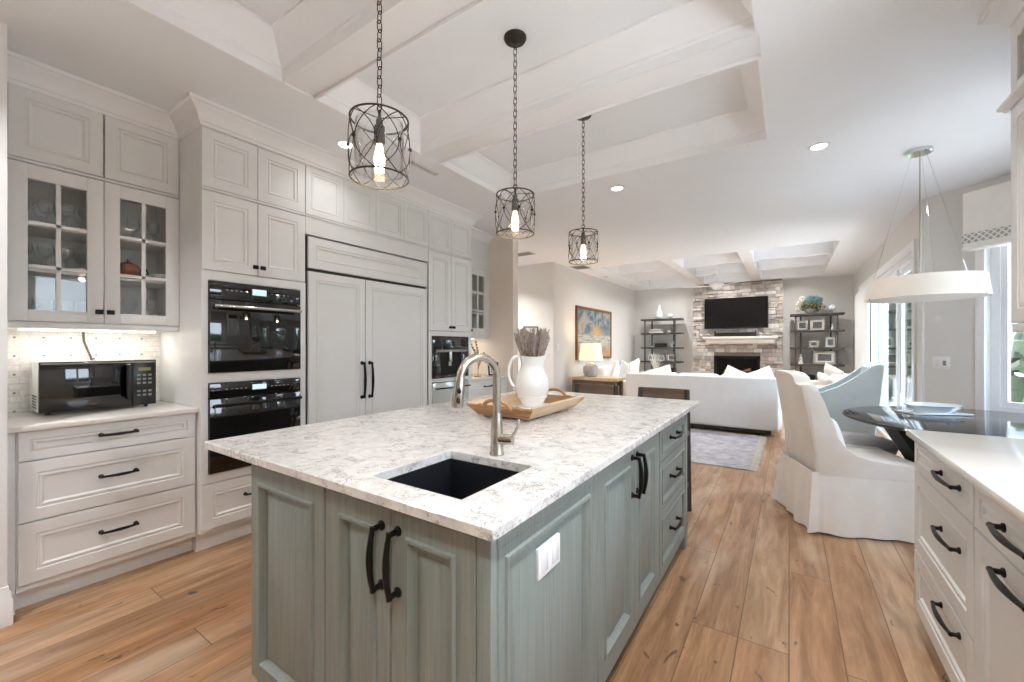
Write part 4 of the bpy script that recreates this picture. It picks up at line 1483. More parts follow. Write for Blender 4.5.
def cage_pendant(y, label):
    x, zt, zb, R = -1.254, 2.132, 1.915, .103
    t = thing('cage_pendant', label, 'pendant lamp', (x, y, TZ), 0, 'cage pendants over the island')
    part('canopy', MB().lathe([(.062, 0), (.062, -.008), (.055, -.02), (.02, -.026), (.008, -.034), (0, -.034)], (x, y, TZ - .001), 32), 'iron', t)
    part('chain', chain(x, y, zt + .055, TZ - .03), 'iron', t, kind=None)
    for nm, z in (('top_ring', zt), ('bottom_ring', zb + .002)):
        part(nm, MB().tube([(x + R * math.cos(2 * PI * i / 40), y + R * math.sin(2 * PI * i / 40), z) for i in range(40)], .0034, 8, True), 'iron', t)
    n_ = 8
    wr = MB()
    for k in range(n_):
        for s_ in (-1, 1):
            pts = []
            for i in range(17):
                q = i / 16
                a = 2 * PI * k / n_ + s_ * (PI / n_ * 2) * math.sin(PI * q) ** .85 * .97
                bulge = R * (1 + .055 * math.sin(PI * q))
                pts.append((x + bulge * math.cos(a), y + bulge * math.sin(a), zt + (zb - zt) * q))
            wr.tube(pts, .0018, 5)
    part('wire_ovals', wr, 'iron', t)
    for k in range(n_):
        a = 2 * PI * k / n_
        part('bead', MB().blob((x + R * 1.06 * math.cos(a), y + R * 1.06 * math.sin(a), (zt + zb) / 2 + .008), .0075, 2), 'iron', t)
    hb_ = MB()
    for k in range(3):
        a = 2 * PI * k / 3 + .4
        hb_.tube([(x + R * math.cos(a), y + R * math.sin(a), zt), (x + .03 * math.cos(a), y + .03 * math.sin(a), zt + .004), (x, y, zt + .006)], .0018, 6)
    hb_.tube([(x, y, zt + .0), (x, y, zt + .035)], .006, 8)
    hb_.tube([(x + .012 * math.cos(2 * PI * i / 14), y, zt + .045 + .012 * math.sin(2 * PI * i / 14)) for i in range(14)], .0028, 6, True)
    part('hanger', hb_, 'iron', t)
    part('glass_cylinder', MB().lathe([(.084, zb + .02), (.090, (zt + zb) / 2), (.084, zt - .01), (.0815, zt - .01), (.0875, (zt + zb) / 2), (.0815, zb + .02), (.084, zb + .02)], (x, y, 0), 40), 'pendant_glass', t)
    part('socket', MB().lathe([(.0, zt), (.012, zt), (.013, zt - .02), (.019, zt - .025), (.020, zt - .085), (.017, zt - .09), (0, zt - .09)], (x, y, 0), 20), 'iron', t)
    part('bulb', MB().lathe([(.010, zt - .088), (.012, zt - .100), (.018, zt - .125), (.021, zt - .148), (.017, zt - .168), (.008, zt - .177), (0, zt - .178)], (x, y, 0), 20), 'bulb', t, 'glowing warm bulb')
    light_child('bulb_lamp', t, 'POINT', (x, y, zt - .205), 2.4, (1, .88, .72), .02)
    return t
cage_pendant(1.0, 'nearest cage pendant on a dark chain, the largest of three')
cage_pendant(1.91, 'middle cage pendant with its whole round black canopy in view')
cage_pendant(2.82, 'farthest and smallest cage pendant over the island, nearest the living room')

# drum pendant
x, y = .852, 4.37
t = thing('drum_pendant', 'wide oatmeal drum pendant lamp hanging over the dining table', 'pendant lamp', (x, y, CZ))
part('canopy', MB().lathe([(.074, 0), (.074, -.028), (.068, -.032), (0, -.032)], (x - .02, y, CZ - .001), 40), 'chrome', t)
prof = [(.344, 1.660), (.348, 1.660), (.328, 1.815), (.324, 1.815), (.344, 1.660)]
part('drum_shade', MB().lathe(prof, (x, y, 0), 64), 'shade', t)
part('diffuser', MB().lathe([(.343, 1.664), (.343, 1.668), (0, 1.668)], (x, y, 0), 64), 'diffuser', t, 'softly lit white diffuser')
part('top_diffuser', MB().lathe([(.326, 1.800), (.326, 1.804), (.02, 1.804), (.02, 1.800), (.326, 1.800)], (x, y, 0), 48), 'shade', t)
wr = MB()
for k in range(3):
    a = 2 * PI * k / 3 + .5
    wr.tube([(x - .02 + .05 * math.cos(a), y + .05 * math.sin(a), CZ - .03), (x + .322 * math.cos(a), y + .322 * math.sin(a), 1.812)], .0013, 5)
part('cable', wr, 'chrome', t)
part('stem', MB().tube([(x - .02, y, CZ - .03), (x - .02, y, 1.80)], .0045, 8), 'nickel', t)
fin = MB()
for k in range(3):
    a = 2 * PI * k / 3 - .7
    fin.blob((x + .348 * math.cos(a), y + .348 * math.sin(a), 1.664), .007, 1)
part('finials', fin, 'nickel', t)

# recessed lights, some unseen and added as fill; vents
def downlight(x, y, label, lit=True, group=None, CZ=CZ, power=2.2):
    t = thing('recessed_downlight', label, 'downlight', (x, y, CZ), 0, group)
    part('trim_ring', MB().lathe([(.072, -.001), (.072, -.006), (.052, -.009), (.046, -.002), (.072, -.001)], (x, y, CZ), 32), 'trim', t)
    part('lens', MB().lathe([(.05, -.001), (.05, -.0045), (0, -.0045)], (x, y, CZ), 28), 'lens' if lit else 'grey_plastic', t, 'lit lens' if lit else 'unlit lens')
    if lit:
        light_child('downlight_lamp', t, 'AREA', (x, y, CZ - .012), power, (1, .985, .96), .09, spread=2.2)
downlight(.187, 3.867, 'lit recessed ceiling light between the pendants and the drum lamp')
downlight(-1.358, 3.83, 'lit recessed ceiling light behind the middle and far pendants')
downlight(-2.74, 1.88, 'lit recessed ceiling light by the cabinet crown behind the nearest pendant', power=.6)
downlight(.25, 1.7, 'added unseen fill light in the ceiling above the right counter', power=3.6)  # can out of view, added as general fill, like those below
downlight(.25, .6, 'added unseen fill light above the right aisle, level with the sink', power=3.6)
downlight(.25, -.4, 'added unseen fill light above the right counter, nearer the added window', power=8)
downlight(-1.9, -1.7, 'added unseen fill light at the near end of the kitchen, by the left wall', power=1.2)  # added out of view, weak fill from the rear
downlight(-.5, -1.8, 'added unseen fill light at the near end of the kitchen, in line with the island', power=1.2)
downlight(-2.62, -.3, 'added unseen fill light near the microwave counter', power=8)  # added out of view to lift the left cabinets
downlight(-3.285, 8.576, 'unlit recessed light in the left ceiling border, nearer of two', False)
downlight(-3.232, 10.1, 'unlit recessed light in the left ceiling border near the far corner', False)
for i in range(3):  # coffer lights added to brighten the living room, hidden by the beams
    for j in range(3):
        if (i, j) != (1, 1):
            downlight((ex[2 * i] + ex[2 * i + 1]) / 2, (ey[2 * j] + ey[2 * j + 1]) / 2, 'added unseen fill light inside a panel of the coffered living room ceiling', True, 'added fill lights in the coffered ceiling', LTZ, 6)
downlight(-4.4, 5.6, 'added unseen fill light in the hall ceiling', True, None, CZ, 15)  # added to brighten the hall walls
def vent(x, y, wx, wy, label):
    t = thing('ceiling_vent', label, 'vent', (x, y, CZ))
    part('frame', MB().box(x - wx / 2, x + wx / 2, y - wy / 2, y - wy / 2 + .02, CZ - .008, CZ - .0005).box(x - wx / 2, x + wx / 2, y + wy / 2 - .02, y + wy / 2, CZ - .008, CZ - .0005).box(x - wx / 2, x - wx / 2 + .02, y - wy / 2, y + wy / 2, CZ - .008, CZ - .0005).box(x + wx / 2 - .02, x + wx / 2, y - wy / 2, y + wy / 2, CZ - .008, CZ - .0005), 'vent', t)
    sl_ = MB()
    k = int(wy / .03)
    for i in range(k):
        yy = y - wy / 2 + .025 + i * (wy - .05) / max(1, k - 1)
        sl_.box(x - wx / 2 + .02, x + wx / 2 - .02, yy - .004, yy + .004, CZ - .007, CZ - .0005)
    part('louvres', sl_, 'grey_plastic', t)
vent(-3.30, 7.30, .30, .34, 'grey ceiling vent in the left border of the living room ceiling')
vent(-3.62, 5.72, .40, .22, 'grey ceiling vent in the hall right of the tan wall end')
vent(-2.56, 2.50, .05, .30, 'slim ceiling vent between the cabinet crown and the ceiling tray')

# ------------------------------------------------------------------ stools
def stool():
    t = thing('counter_stool', 'weathered wood counter stool, its low backrest showing above the island nearest the right corner', 'stool', (0, 0, 0), 0, 'counter stools at the far end of the island')
    part('seat', MB().rbox(-.21, .21, -.20, .21, .60, .64, .012), 'stoolwood', t, local=True)
    for sx in (-1, 1):
        part('front_leg', MB().prism([(-.02, -.02), (.02, -.02), (.02, .02), (-.02, .02)], .6, 'XY', 0).xf(Tm(sx * .185, -.175, 0)), 'stooldark', t, local=True)
        part('rear_leg', MB().tube([(sx * .195, .215, 0), (sx * .188, .195, .62), (sx * .183, .225, .952)], [.024, .026, .02], 4).xf(Matrix.Identity(4)), 'stooldark', t, local=True)
        part('side_stretcher', MB().rbox(sx * .19 - .011, sx * .19 + .011, -.17, .2, .20, .235, .004), 'stooldark', t, local=True)
    part('foot_rail', MB().rbox(-.18, .18, -.188, -.164, .18, .22, .004), 'stooldark', t, local=True)
    bk_ = MB()
    n_ = 12
    vs, fs = [], []
    for i in range(n_ + 1):
        x = -.20 + .40 * i / n_
        cv = .018 * (1 - (x / .2) ** 2)
        for yo, z in ((.200, .735), (.222, .735), (.240, .955), (.218, .955)):
            vs.append((x, yo + cv, z))
    for i in range(n_):
        for k in range(4):
            fs.append((i * 4 + k, i * 4 + (k + 1) % 4, i * 4 + 4 + (k + 1) % 4, i * 4 + 4 + k))
    fs += [(0, 1, 2, 3), (n_ * 4, n_ * 4 + 1, n_ * 4 + 2, n_ * 4 + 3)]
    part('backrest', bk_.add(vs, fs), 'stoolwood', t, local=True)
    return t
st1 = stool()
st1.location = (-.855, 3.28, 0)
st2 = copy_tree(st1)
st2.location = (-1.435, 3.28, 0)
st2['label'] = 'weathered wood counter stool, its low backrest showing in front of the table with the lamp'

# ------------------------------------------------------------------ dining
TC = (1.235, 4.40)
t = thing('dining_table', 'round smoked black glass dining table with slanted black legs', 'table', (TC[0], TC[1], 0))
part('tabletop', MB().lathe([(0, .722), (.84, .722), (.858, .728), (.866, .736), (.860, .745), (.85, .748), (0, .748)], (TC[0], TC[1], 0), 96), 'table', t)
for deg in (219, 339, 99):
    a = math.radians(deg)
    u = Vector((math.cos(a), math.sin(a), 0))
    s_ = Vector((-u.y, u.x, 0)) * .05
    c_ = Vector((TC[0], TC[1], 0))
    P_ = [c_ + u * .83 + Vector((0, 0, .7215)), c_ + u * .65 + Vector((0, 0, .7215)), c_ + u * .10 + Vector((0, 0, 0)), c_ + u * .30 + Vector((0, 0, 0))]
    part('leg', MB().add([p - s_ for p in P_] + [p + s_ for p in P_], [(0, 1, 2, 3), (4, 5, 6, 7), (0, 1, 5, 4), (1, 2, 6, 5), (2, 3, 7, 6), (3, 0, 4, 7)]), 'tablebase', t)
part('base_plate', MB().lathe([(0, 0.0), (.34, 0.0), (.34, .012), (.32, .02), (0, .02)], (TC[0], TC[1], 0.0), 48), 'tablebase', t)

px_, py_ = .98, 4.74
o = thing('serving_platter', 'flat white platter lying under the ribbed dish on the dark table', 'platter', (px_, py_, .748))
part('plate', MB().rbox(-.22, .22, -.10, .10, .0005, .012, .004).xf(Tm(px_, py_, .748, .5)), 'plate', o)
o = thing('ribbed_dish', 'oval pale ribbed porcelain dish on the dark dining table', 'dish', (px_, py_, .7605))
n_ = 72
vs, fs = [], []
pr = [(.125, 0), (.13, .004), (.165, .03), (.195, .056), (.205, .060), (.198, .062), (.185, .054), (.155, .03), (.12, .01), (.0, .01)]
for r0, z in pr:
    for k in range(n_):
        a = 2 * PI * k / n_
        rib = 1 + (.012 if .01 < z < .058 else 0) * math.cos(a * 36)
        q = Vector((1.0 * r0 * rib * math.cos(a), .66 * r0 * rib * math.sin(a), z))
        vs.append(Tm(px_, py_, .7605, .5) @ q)
for i in range(len(pr) - 1):
    for k in range(n_):
        fs.append((i * n_ + k, i * n_ + (k + 1) % n_, (i + 1) * n_ + (k + 1) % n_, (i + 1) * n_ + k))
fs.append(tuple(range(n_)))
part('dish_body', MB().add(vs, fs), 'plate', o)

def host_chair(label):
    """slipcovered dining chair; local +x is the way it faces"""
    t = thing('slipcovered_chair', label, 'chair', (0, 0, 0), 0)
    # backrest: a leaning slab with a raised crest and stepped shoulders
    out = [(-.285, .36), (.285, .36), (.270, .80), (.250, 1.00), (.240, 1.026), (.206, 1.032), (.193, 1.046), (.184, 1.084), (.14, 1.108), (0, 1.116)]
    out = out + [(-a, b) for a, b in out[::-1][1:-2]]
    th = .105
    n_ = len(out)
    vs, fs = [], []
    def lean(z):
        return -.285 - .13 * (z - .40)
    lay = ((.0, .96, .0), (.02, 1.0, .0), (th - .02, 1.0, 0), (th, .955, 0))
    for dep, sc_, _ in lay:
        for a, b in out:
            zz = .36 + (b - .36) * (1 - (1 - sc_) * .25)
            wrap = .055 * (abs(a) / .28) ** 3
            vs.append((lean(zz) - th / 2 + dep + wrap * .9, a * sc_, zz))
    L_ = len(lay)
    for i in range(L_ - 1):
        for k in range(n_):
            fs.append((i * n_ + k, i * n_ + (k + 1) % n_, (i + 1) * n_ + (k + 1) % n_, (i + 1) * n_ + k))
    fs.append(tuple(range(n_))[::-1])
    fs.append(tuple((L_ - 1) * n_ + k for k in range(n_)))
    part('backrest', MB().add(vs, fs), 'linen', t, local=True, ang=50)
    # sides sweeping down from the back to the seat front
    for s_ in (-1, 1):
        pl_ = [(-.30, .40), (.36, .40), (.375, .47), (.35, .497), (.22, .502), (.10, .512), (.01, .525), (-.07, .55), (-.13, .595), (-.18, .67), (-.215, .79), (-.25, .91), (-.285, .99), (-.36, 1.0), (-.335, .80), (-.31, .60)]
        mb = MB()
        tap = lambda z: -s_ * .045 * max(0, (z - .5) / .5)
        n2 = len(pl_)
        cx_ = sum(a for a, b in pl_) / n2
        yy = [s_ * .235, s_ * .245, s_ * .29, s_ * .30]
        ins = [.965, 1.0, 1.0, .965]
        vs, fs = [], []
        for yv, q in zip(yy, ins):
            for a, b in pl_:
                vs.append((cx_ + (a - cx_) * q, yv + tap(b), .60 + (b - .60) * q))
        for i in range(3):
            for k in range(n2):
                fs.append((i * n2 + k, i * n2 + (k + 1) % n2, (i + 1) * n2 + (k + 1) % n2, (i + 1) * n2 + k))
        fs += [tuple(range(n2)), tuple(3 * n2 + k for k in range(n2))]
        part('side_wing', mb.add(vs, fs), 'linen', t, local=True, ang=50)
    part('seat_cushion', MB().rbox(-.23, .345, -.236, .236, .39, .505, .035, 4), 'linen', t, local=True, ang=60)
    # gathered skirt: corner pleats, flared hem
    loop = []
    hw, f_, b_ = .296, .372, -.335
    def edge(p, q, k):
        for i in range(k):
            s = i / k
            loop.append((p[0] + (q[0] - p[0]) * s, p[1] + (q[1] - p[1]) * s, min(s, 1 - s)))
    cs_ = [(b_, -hw), (f_, -hw), (f_, hw), (b_, hw)]
    for i in range(4):
        edge(cs_[i], cs_[(i + 1) % 4], 44)
    rw = random.Random(11)
    ph = [rw.uniform(0, 6) for _ in range(4)]
    vs, fs = [], []
    rows = 8
    N_ = len(loop)
    for inner in (0, 1):
        for j in range(rows + 1):
            q = j / rows
            z = .425 - q * (.425 - .012)
            for i, (a, b, s) in enumerate(loop):
                r = Vector((a - .02, b, 0))
                d = r.normalized()
                corner = math.exp(-(s / .06) ** 2)
                pleat = .018 * math.exp(-((s - .055) / .018) ** 2)
                wav = .013 * math.sin(i * .46 + ph[i // 44]) + .009 * math.sin(i * .21 + 2 * ph[i // 44])
                o_ = q ** 1.2 * (.022 + .030 * corner + wav) - q * pleat * 1.6 - inner * .006
                vs.append((a + d.x * o_, b + d.y * o_, z + (0.004 * math.sin(i * .3) * q)))
    for inner in (0, 1):
        o0 = inner * (rows + 1) * N_
        for j in range(rows):
            for i in range(N_):
                k = (i + 1) % N_
                fs.append((o0 + j * N_ + i, o0 + j * N_ + k, o0 + (j + 1) * N_ + k, o0 + (j + 1) * N_ + i))
    o0 = (rows + 1) * N_
    for j in (0, rows):
        for i in range(N_):
            k = (i + 1) % N_
            fs.append((j * N_ + i, j * N_ + k, o0 + j * N_ + k, o0 + j * N_ + i))
    part('skirt', MB().add(vs, fs), 'linen', t, local=True, ang=60)
    lg = []
    for sx in (-.27, .31):
        for sy in (-.24, .24):
            part('leg', MB().tube([(sx, sy, 0), (sx, sy, .40)], [.018, .026], 8), 'stooldark', t, local=True)
    return t
CH = host_chair('white slipcovered dining chair with swept sides, nearest the right counter')
CH.location = (.355, 3.94, 0)
CH.rotation_euler = (0, 0, math.radians(19))
t = thing('upholstered_stool', 'grey upholstered stool with a rounded seat, tucked between the white chair and the table', 'stool', (.46, 4.69, 0))
part('seat_pad', MB().lathe([(0, .40), (.27, .40), (.292, .415), (.30, .45), (.292, .485), (.26, .50), (0, .505)], (.46, 4.69, 0), 48, 1, 1.05), 'greycloth', t, ang=60)
part('seat_piping', MB().tube([(.46 + .301 * math.cos(2 * PI * k / 60), 4.69 + .316 * math.sin(2 * PI * k / 60), .45) for k in range(60)], .006, 6, True), 'greycloth', t)
for k in range(4):
    a = PI / 4 + k * PI / 2
    part('leg', MB().tube([(.46 + .21 * math.cos(a), 4.69 + .21 * math.sin(a), 0), (.46 + .18 * math.cos(a), 4.69 + .18 * math.sin(a), .40)], [.016, .022], 8), 'stooldark', t)
pm = Tm(.355, 3.94, 0, math.radians(19)) @ Tm(-.14, -.02, .655, PI / 2, .0) @ Matrix.Rotation(-.30, 4, 'X')
solo('lumbar_cushion', MB().pillow(.38, .28, .11, pm), 'linen', 'small white cushion leaning in the nearest slipcovered chair', 'cushion', ang=60)

# ------------------------------------------------------------------ bay and wall fittings
m, L, a, b, z0, z1 = bays[0]
va = thing('window_valance', 'white padded window valance with a grey greek-key band at the bay window', 'valance', m @ Vector((L / 2, 0, 2.18)), 0)
va.rotation_euler = (0, 0, math.atan2(m[1][0], m[0][0]))
x0, x1 = -L / 2 + .40, L / 2 - .34
part('valance_box', MB().rbox(x0, x1, -.105, -.002, 0.0, .53, .008), 'linen', va, local=True)
part('ribbon_band', MB().rbox(x0 - .002, x1 + .002, -.108, -.004, .062, .150, .002), 'band', va, 'grey and white geometric band', local=True)
part('hem_roll', MB().tube([(x0, -.10, .012), (x1, -.10, .012)], .014, 10), 'linen', va, local=True)
def wall_plate(nm, label, mtx, gang=1, dark=False):
    t = thing(nm, label, 'wall plate', mtx @ Vector((0, 0, 0)), 0)
    t.rotation_euler = mtx.to_euler()
    part('plate', MB().rbox(-.036 * gang, .036 * gang, -.006, -.0005, -.06, .06, .002), 'trim', t, local=True)
    tg = MB()
    for g in range(gang):
        xc = (-(gang - 1) / 2 + g) * .062
        tg.rbox(xc - .015, xc + .015, -.010, -.005, -.032, .032, .002)
    part('rocker', tg, 'ceramic', t, local=True)
    if dark:
        part('dial', MB().rbox(.018, .046, -.0125, -.009, -.026, .022, .002), 'grey_plastic', t, 'grey dial', local=True)
    return t
am = math.atan2(m[1][0], m[0][0])
q = m @ Vector((.17, 0, 1.135))
wall_plate('switch_plate', 'white double switch plate on the angled wall beside the bay window', Tm(q.x, q.y, q.z, am), 2, True)
wall_plate('switch_plate', 'white single switch plate on the living room wall left of the painting', Tm(LIV, 6.74, 1.28, PI / 2), 1)

# sheer drape beside the sliding doors
vs, fs = [], []
N_ = 90
for k_, off in ((0, 0), (1, .006)):
    for z in (.03, 2.26):
        for i in range(N_ + 1):
            y = 8.75 + 1.38 * i / N_
            vs.append((RW - .075 + .022 * math.sin(i * .62) + off, y, z))
w_ = N_ + 1
for i in range(N_):
    fs += [(i, i + 1, w_ + i + 1, w_ + i), (2 * w_ + i, 2 * w_ + i + 1, 3 * w_ + i + 1, 3 * w_ + i), (i, i + 1, 2 * w_ + i + 1, 2 * w_ + i), (w_ + i, w_ + i + 1, 3 * w_ + i + 1, 3 * w_ + i)]
fs += [(0, w_, 3 * w_, 2 * w_), (N_, w_ + N_, 3 * w_ + N_, 2 * w_ + N_)]
cu = thing('sheer_curtain', 'plain pale drape hanging at the far end of the sliding glass doors', 'curtain', (RW - .08, 9.4, 2.28))
part('drape', MB().add(vs, fs), 'sheer', cu, ang=60)
part('rod', MB().tube([(RW - .072, 8.70, 2.265), (RW - .072, 10.18, 2.265)], .009, 10), 'nickel', cu)

# ------------------------------------------------------------------ living room
# fireplace with ledgestone
FY_ = 11.0
SXa, SXb = -1.975, -.108
FXa, FXb, FZ0, FZ1 = -1.50, -.549, .32, 1.07
fp = thing('stone_fireplace', 'pale ledgestone fireplace wall with dark firebox and stone mantel', 'fireplace', (-1.04, 11.1, 0))
bkp = MB().box(SXa + .02, FXa, FY_ + .03, FAR - .002, 0, 2.795).box(FXb, SXb - .02, FY_ + .03, FAR - .002, 0, 2.795).box(FXa, FXb, FY_ + .03, FAR - .002, FZ1, 2.795).box(FXa, FXb, FY_ + .03, FAR - .002, 0, FZ0)
part('backing', bkp, 'grout', fp)
rs_ = random.Random(21)
sb_ = MB()
z = 0.0
while z < 2.77:
    h_ = rs_.choice((.045, .06, .075, .095))
    h_ = min(h_, 2.795 - z)
    x = SXa + rs_.uniform(0, .0)
    while x < SXb - .01:
        w2 = min(rs_.uniform(.06, .24), SXb - x)
        if SXb - x - w2 < .05:
            w2 = SXb - x
        segs = [(x, x + w2)]
        if z + h_ > FZ0 and z < FZ1 and x < FXb and x + w2 > FXa:
            segs = [(p, q_) for p, q_ in ((x, min(x + w2, FXa)), (max(x, FXb), x + w2)) if q_ - p > .02]
        for p, q_ in segs:
            d_ = rs_.uniform(-.03, .028)
            sb_.rbox(p + .002, q_ - .002, FY_ + d_, FY_ + .05, z + .002, z + h_ - .002, .006, 1)
        x += w2
    z += h_
part('ledgestone', sb_, 'stone', fp)
fb = MB().box(FXa, FXa + .012, FY_ - .005, FAR - .01, FZ0, FZ1).box(FXb - .012, FXb, FY_ - .005, FAR - .01, FZ0, FZ1).box(FXa, FXb, FY_ - .005, FAR - .01, FZ1 - .012, FZ1).box(FXa, FXb, FY_ - .005, FAR - .01, FZ0, FZ0 + .012).box(FXa, FXb, FAR - .02, FAR - .01, FZ0, FZ1)
fb_ = part('firebox', fb, 'soot', fp)
part('firebox_frame', MB().rbox(FXa, FXa + .06, FY_ - .02, FY_, FZ0, FZ1, .004).rbox(FXb - .06, FXb, FY_ - .02, FY_, FZ0, FZ1, .004).rbox(FXa, FXb, FY_ - .02, FY_, FZ1 - .06, FZ1, .004).rbox(FXa, FXb, FY_ - .02, FY_, FZ0, FZ0 + .05, .004), 'black', fp, 'black metal frame')
for i, (xa, ya, za, xb, yb, zb, r2) in enumerate(((-1.30, 11.12, .50, -.78, 11.10, .52, .05), (-1.25, 11.08, .60, -.85, 11.16, .70, .045), (-1.22, 11.15, .72, -.95, 11.06, .62, .04), (-1.05, 11.07, .60, -.74, 11.12, .76, .038), (-1.32, 11.1, .58, -1.16, 11.12, .84, .035))):
    part('fire_log', MB().tube([(xa, ya, za), ((xa + xb) / 2, (ya + yb) / 2, (za + zb) / 2 + .015), (xb, yb, zb)], [r2 * .9, r2, r2 * .8], 9), 'log', fb_, 'brown ceramic log')
part('log_grate', MB().tube([(-1.35, 11.1, .34), (-1.35, 11.1, .45), (-.72, 11.1, .45), (-.72, 11.1, .34)], .012, 6), 'black', fb_)
mt = MB().rbox(-1.72, -.20, 10.80, 11.0, 1.47, 1.52, .006).rbox(-1.66, -.26, 10.84, 11.0, 1.356, 1.44, .01)
mt.prism([(10.84, 1.44), (10.80, 1.47), (11.0, 1.47), (11.0, 1.44)], 1.48, 'YZ', -1.70)
part('mantel', mt, 'mantle', fp, 'pale stone mantel shelf')
tv = thing('flat_screen_television', 'large black flat-screen television on the stone wall above the mantel', 'television', (-1.04, 10.93, 1.71))
part('bezel', MB().rbox(-1.70, -.385, 10.925, 10.955, 1.71, 2.43, .006), 'black_plastic', tv)
part('screen', MB().box(-1.685, -.40, 10.9225, 10.926, 1.727, 2.417), 'screen', tv)
part('wall_bracket', MB().box(-1.2, -.9, 10.955, 10.968, 1.95, 2.2), 'black_plastic', tv)
sbar = thing('soundbar', 'black soundbar lying on the mantel under the television', 'soundbar', (-1.04, 10.88, 1.52))
part('housing', MB().rbox(-1.455, -.63, 10.83, 10.93, 1.5205, 1.615, .012), 'black_plastic', sbar)
part('end_cap', MB().rbox(-1.47, -1.45, 10.828, 10.932, 1.5205, 1.66, .006), 'black_plastic', sbar)
part('end_cap', MB().rbox(-.635, -.615, 10.828, 10.932, 1.5205, 1.66, .006), 'black_plastic', sbar)
solo('mantel_clock', MB().lathe([(.035, 0), (.035, .01), (.02, .02), (.045, .05), (.045, .075), (.0, .09)], (-.545, 10.88, 1.5205), 18), 'greyceramic', 'small grey round object on the mantel right of the soundbar', 'ornament')

# bookshelves
def etagere(x0, x1, label, xs_):
    t = thing('open_bookshelf', label, 'bookshelf', ((x0 + x1) / 2, 10.98, 0), 0, 'open bookshelves beside the fireplace')
    for z in ETZ:
        part('shelf', MB().rbox(x0, x1, 10.80, 11.17, z - .04, z, .003), 'shelfwood', t)
    for x in xs_:
        for y in (10.835, 11.135):
            xx = x if y < 11 else x * .74 + (x0 + x1) / 2 * .26
            part('post', MB().rbox(xx - .016, xx + .016, y - .016, y + .016, 0, ETZ[-1] - .04, .003), 'shelfwood', t)
    return t
ETZ = (.14, .52, .915, 1.27, 1.635, 1.99)
etagere(-3.20, -2.21, 'open charcoal wood bookshelf left of the fireplace, a tall white vase on top', (-3.10, -2.36))
etagere(.02, .95, 'open charcoal wood bookshelf right of the fireplace, a flower arrangement on top', (.12, .83))
S = {i: ETZ[i] + .0005 for i in range(6)}
# left shelf
solo('tall_vase', MB().lathe([(.05, 0), (.085, .04), (.09, .11), (.06, .20), (.03, .26), (.026, .33), (.032, .36), (.026, .36), (0, .35)], (-2.77, 10.97, S[5]), 28), 'plate', 'tall white bottle vase on top of the left bookshelf', 'vase')
solo('glass_orb', MB().lathe([(.03, 0), (.03, .01), (.05, .03), (.062, .07), (.05, .11), (.0, .13)], (-2.50, 10.97, S[5]), 24), 'ceramic', 'small white globe on top of the left bookshelf', 'ornament')
for i, (w2, h_, mt_) in enumerate(((.34, .035, 'book1'), (.30, .03, 'book2'), (.26, .025, 'book1'))):
    zb = S[4] + (0, .0355, .066)[i]
    bk_ = thing('book', ['lowest and widest book lying on the second shelf of the left bookshelf', 'grey book in the middle of the flat stack on the left bookshelf', 'topmost book of the flat stack on the left bookshelf'][i], 'book', (-2.83, 10.95, zb), 0, 'flat stack of books on the left bookshelf')
    part('cover', MB().box(-2.83 - w2 / 2, -2.83 + w2 / 2, 10.84, 11.06, zb, zb + .004).box(-2.83 - w2 / 2, -2.83 + w2 / 2, 10.84, 11.06, zb + h_ - .004, zb + h_).box(-2.83 - w2 / 2, -2.83 + w2 / 2, 10.84, 10.845, zb + .004, zb + h_ - .004), mt_, bk_)
    part('pages', MB().box(-2.83 - w2 / 2 + .005, -2.83 + w2 / 2 - .005, 10.846, 11.055, zb + .0045, zb + h_ - .0045), 'photo_mat', bk_)
solo('round_box', MB().lathe([(.04, 0), (.045, .03), (.04, .055), (.02, .06), (.008, .08), (0, .085)], (-2.53, 10.95, S[4]), 20), 'plate', 'small pale lidded pot beside the flat books', 'pot')
solo('storage_box', MB().rbox(-2.86, -2.60, 10.86, 11.08, S[3], S[3] + .10, .008), 'black_plastic', 'black box on the third shelf of the left bookshelf', 'box')
solo('trinket_dish', MB().lathe([(.02, 0), (.03, .01), (.05, .03), (.045, .03), (0, .012)], (-2.93, 10.90, S[3]), 20), 'ceramic', 'small white dish beside the black box', 'dish')
o = thing('coral_ornament', 'spiky pale coral ornament right of the black box', 'ornament', (-2.47, 10.95, S[3]))
mb = MB()
for k in range(9):
    a = k * .7
    mb.tube([(-2.47, 10.95, S[3] + .02), (-2.47 + .05 * math.cos(a), 10.95 + .03 * math.sin(a), S[3] + .09), (-2.47 + .10 * math.cos(a), 10.95 + .05 * math.sin(a), S[3] + .13 + .03 * (k % 3))], [.010, .007, .003], 6)
part('branches', mb, 'plate', o)
part('foot', MB().lathe([(.045, 0), (.045, .012), (.02, .025), (0, .025)], (-2.47, 10.95, S[3]), 16), 'plate', o)
photo_frame((-2.96, 10.92, S[2]), .20, .16, .08, 'silver', 'pale framed photo at the left of the fourth shelf, left bookshelf', 'framed photos on the left bookshelf')
o = thing('table_clock', 'small round pale clock between two photos on the left bookshelf', 'clock', (-2.70, 10.92, S[2]))
part('case', MB().cyl((-2.70, 10.91, S[2] + .075), (-2.70, 10.945, S[2] + .075), .07, .07, 28), 'plate', o)
part('dial', MB().cyl((-2.70, 10.907, S[2] + .075), (-2.70, 10.911, S[2] + .075), .052, .052, 28), 'book2', o)
part('foot', MB().rbox(-2.74, -2.66, 10.905, 10.95, S[2], S[2] + .012, .003), 'plate', o)
photo_frame((-2.46, 10.92, S[2]), .22, .18, -.05, 'silver', 'larger framed photo at the right of the fourth shelf, left bookshelf', 'framed photos on the left bookshelf')
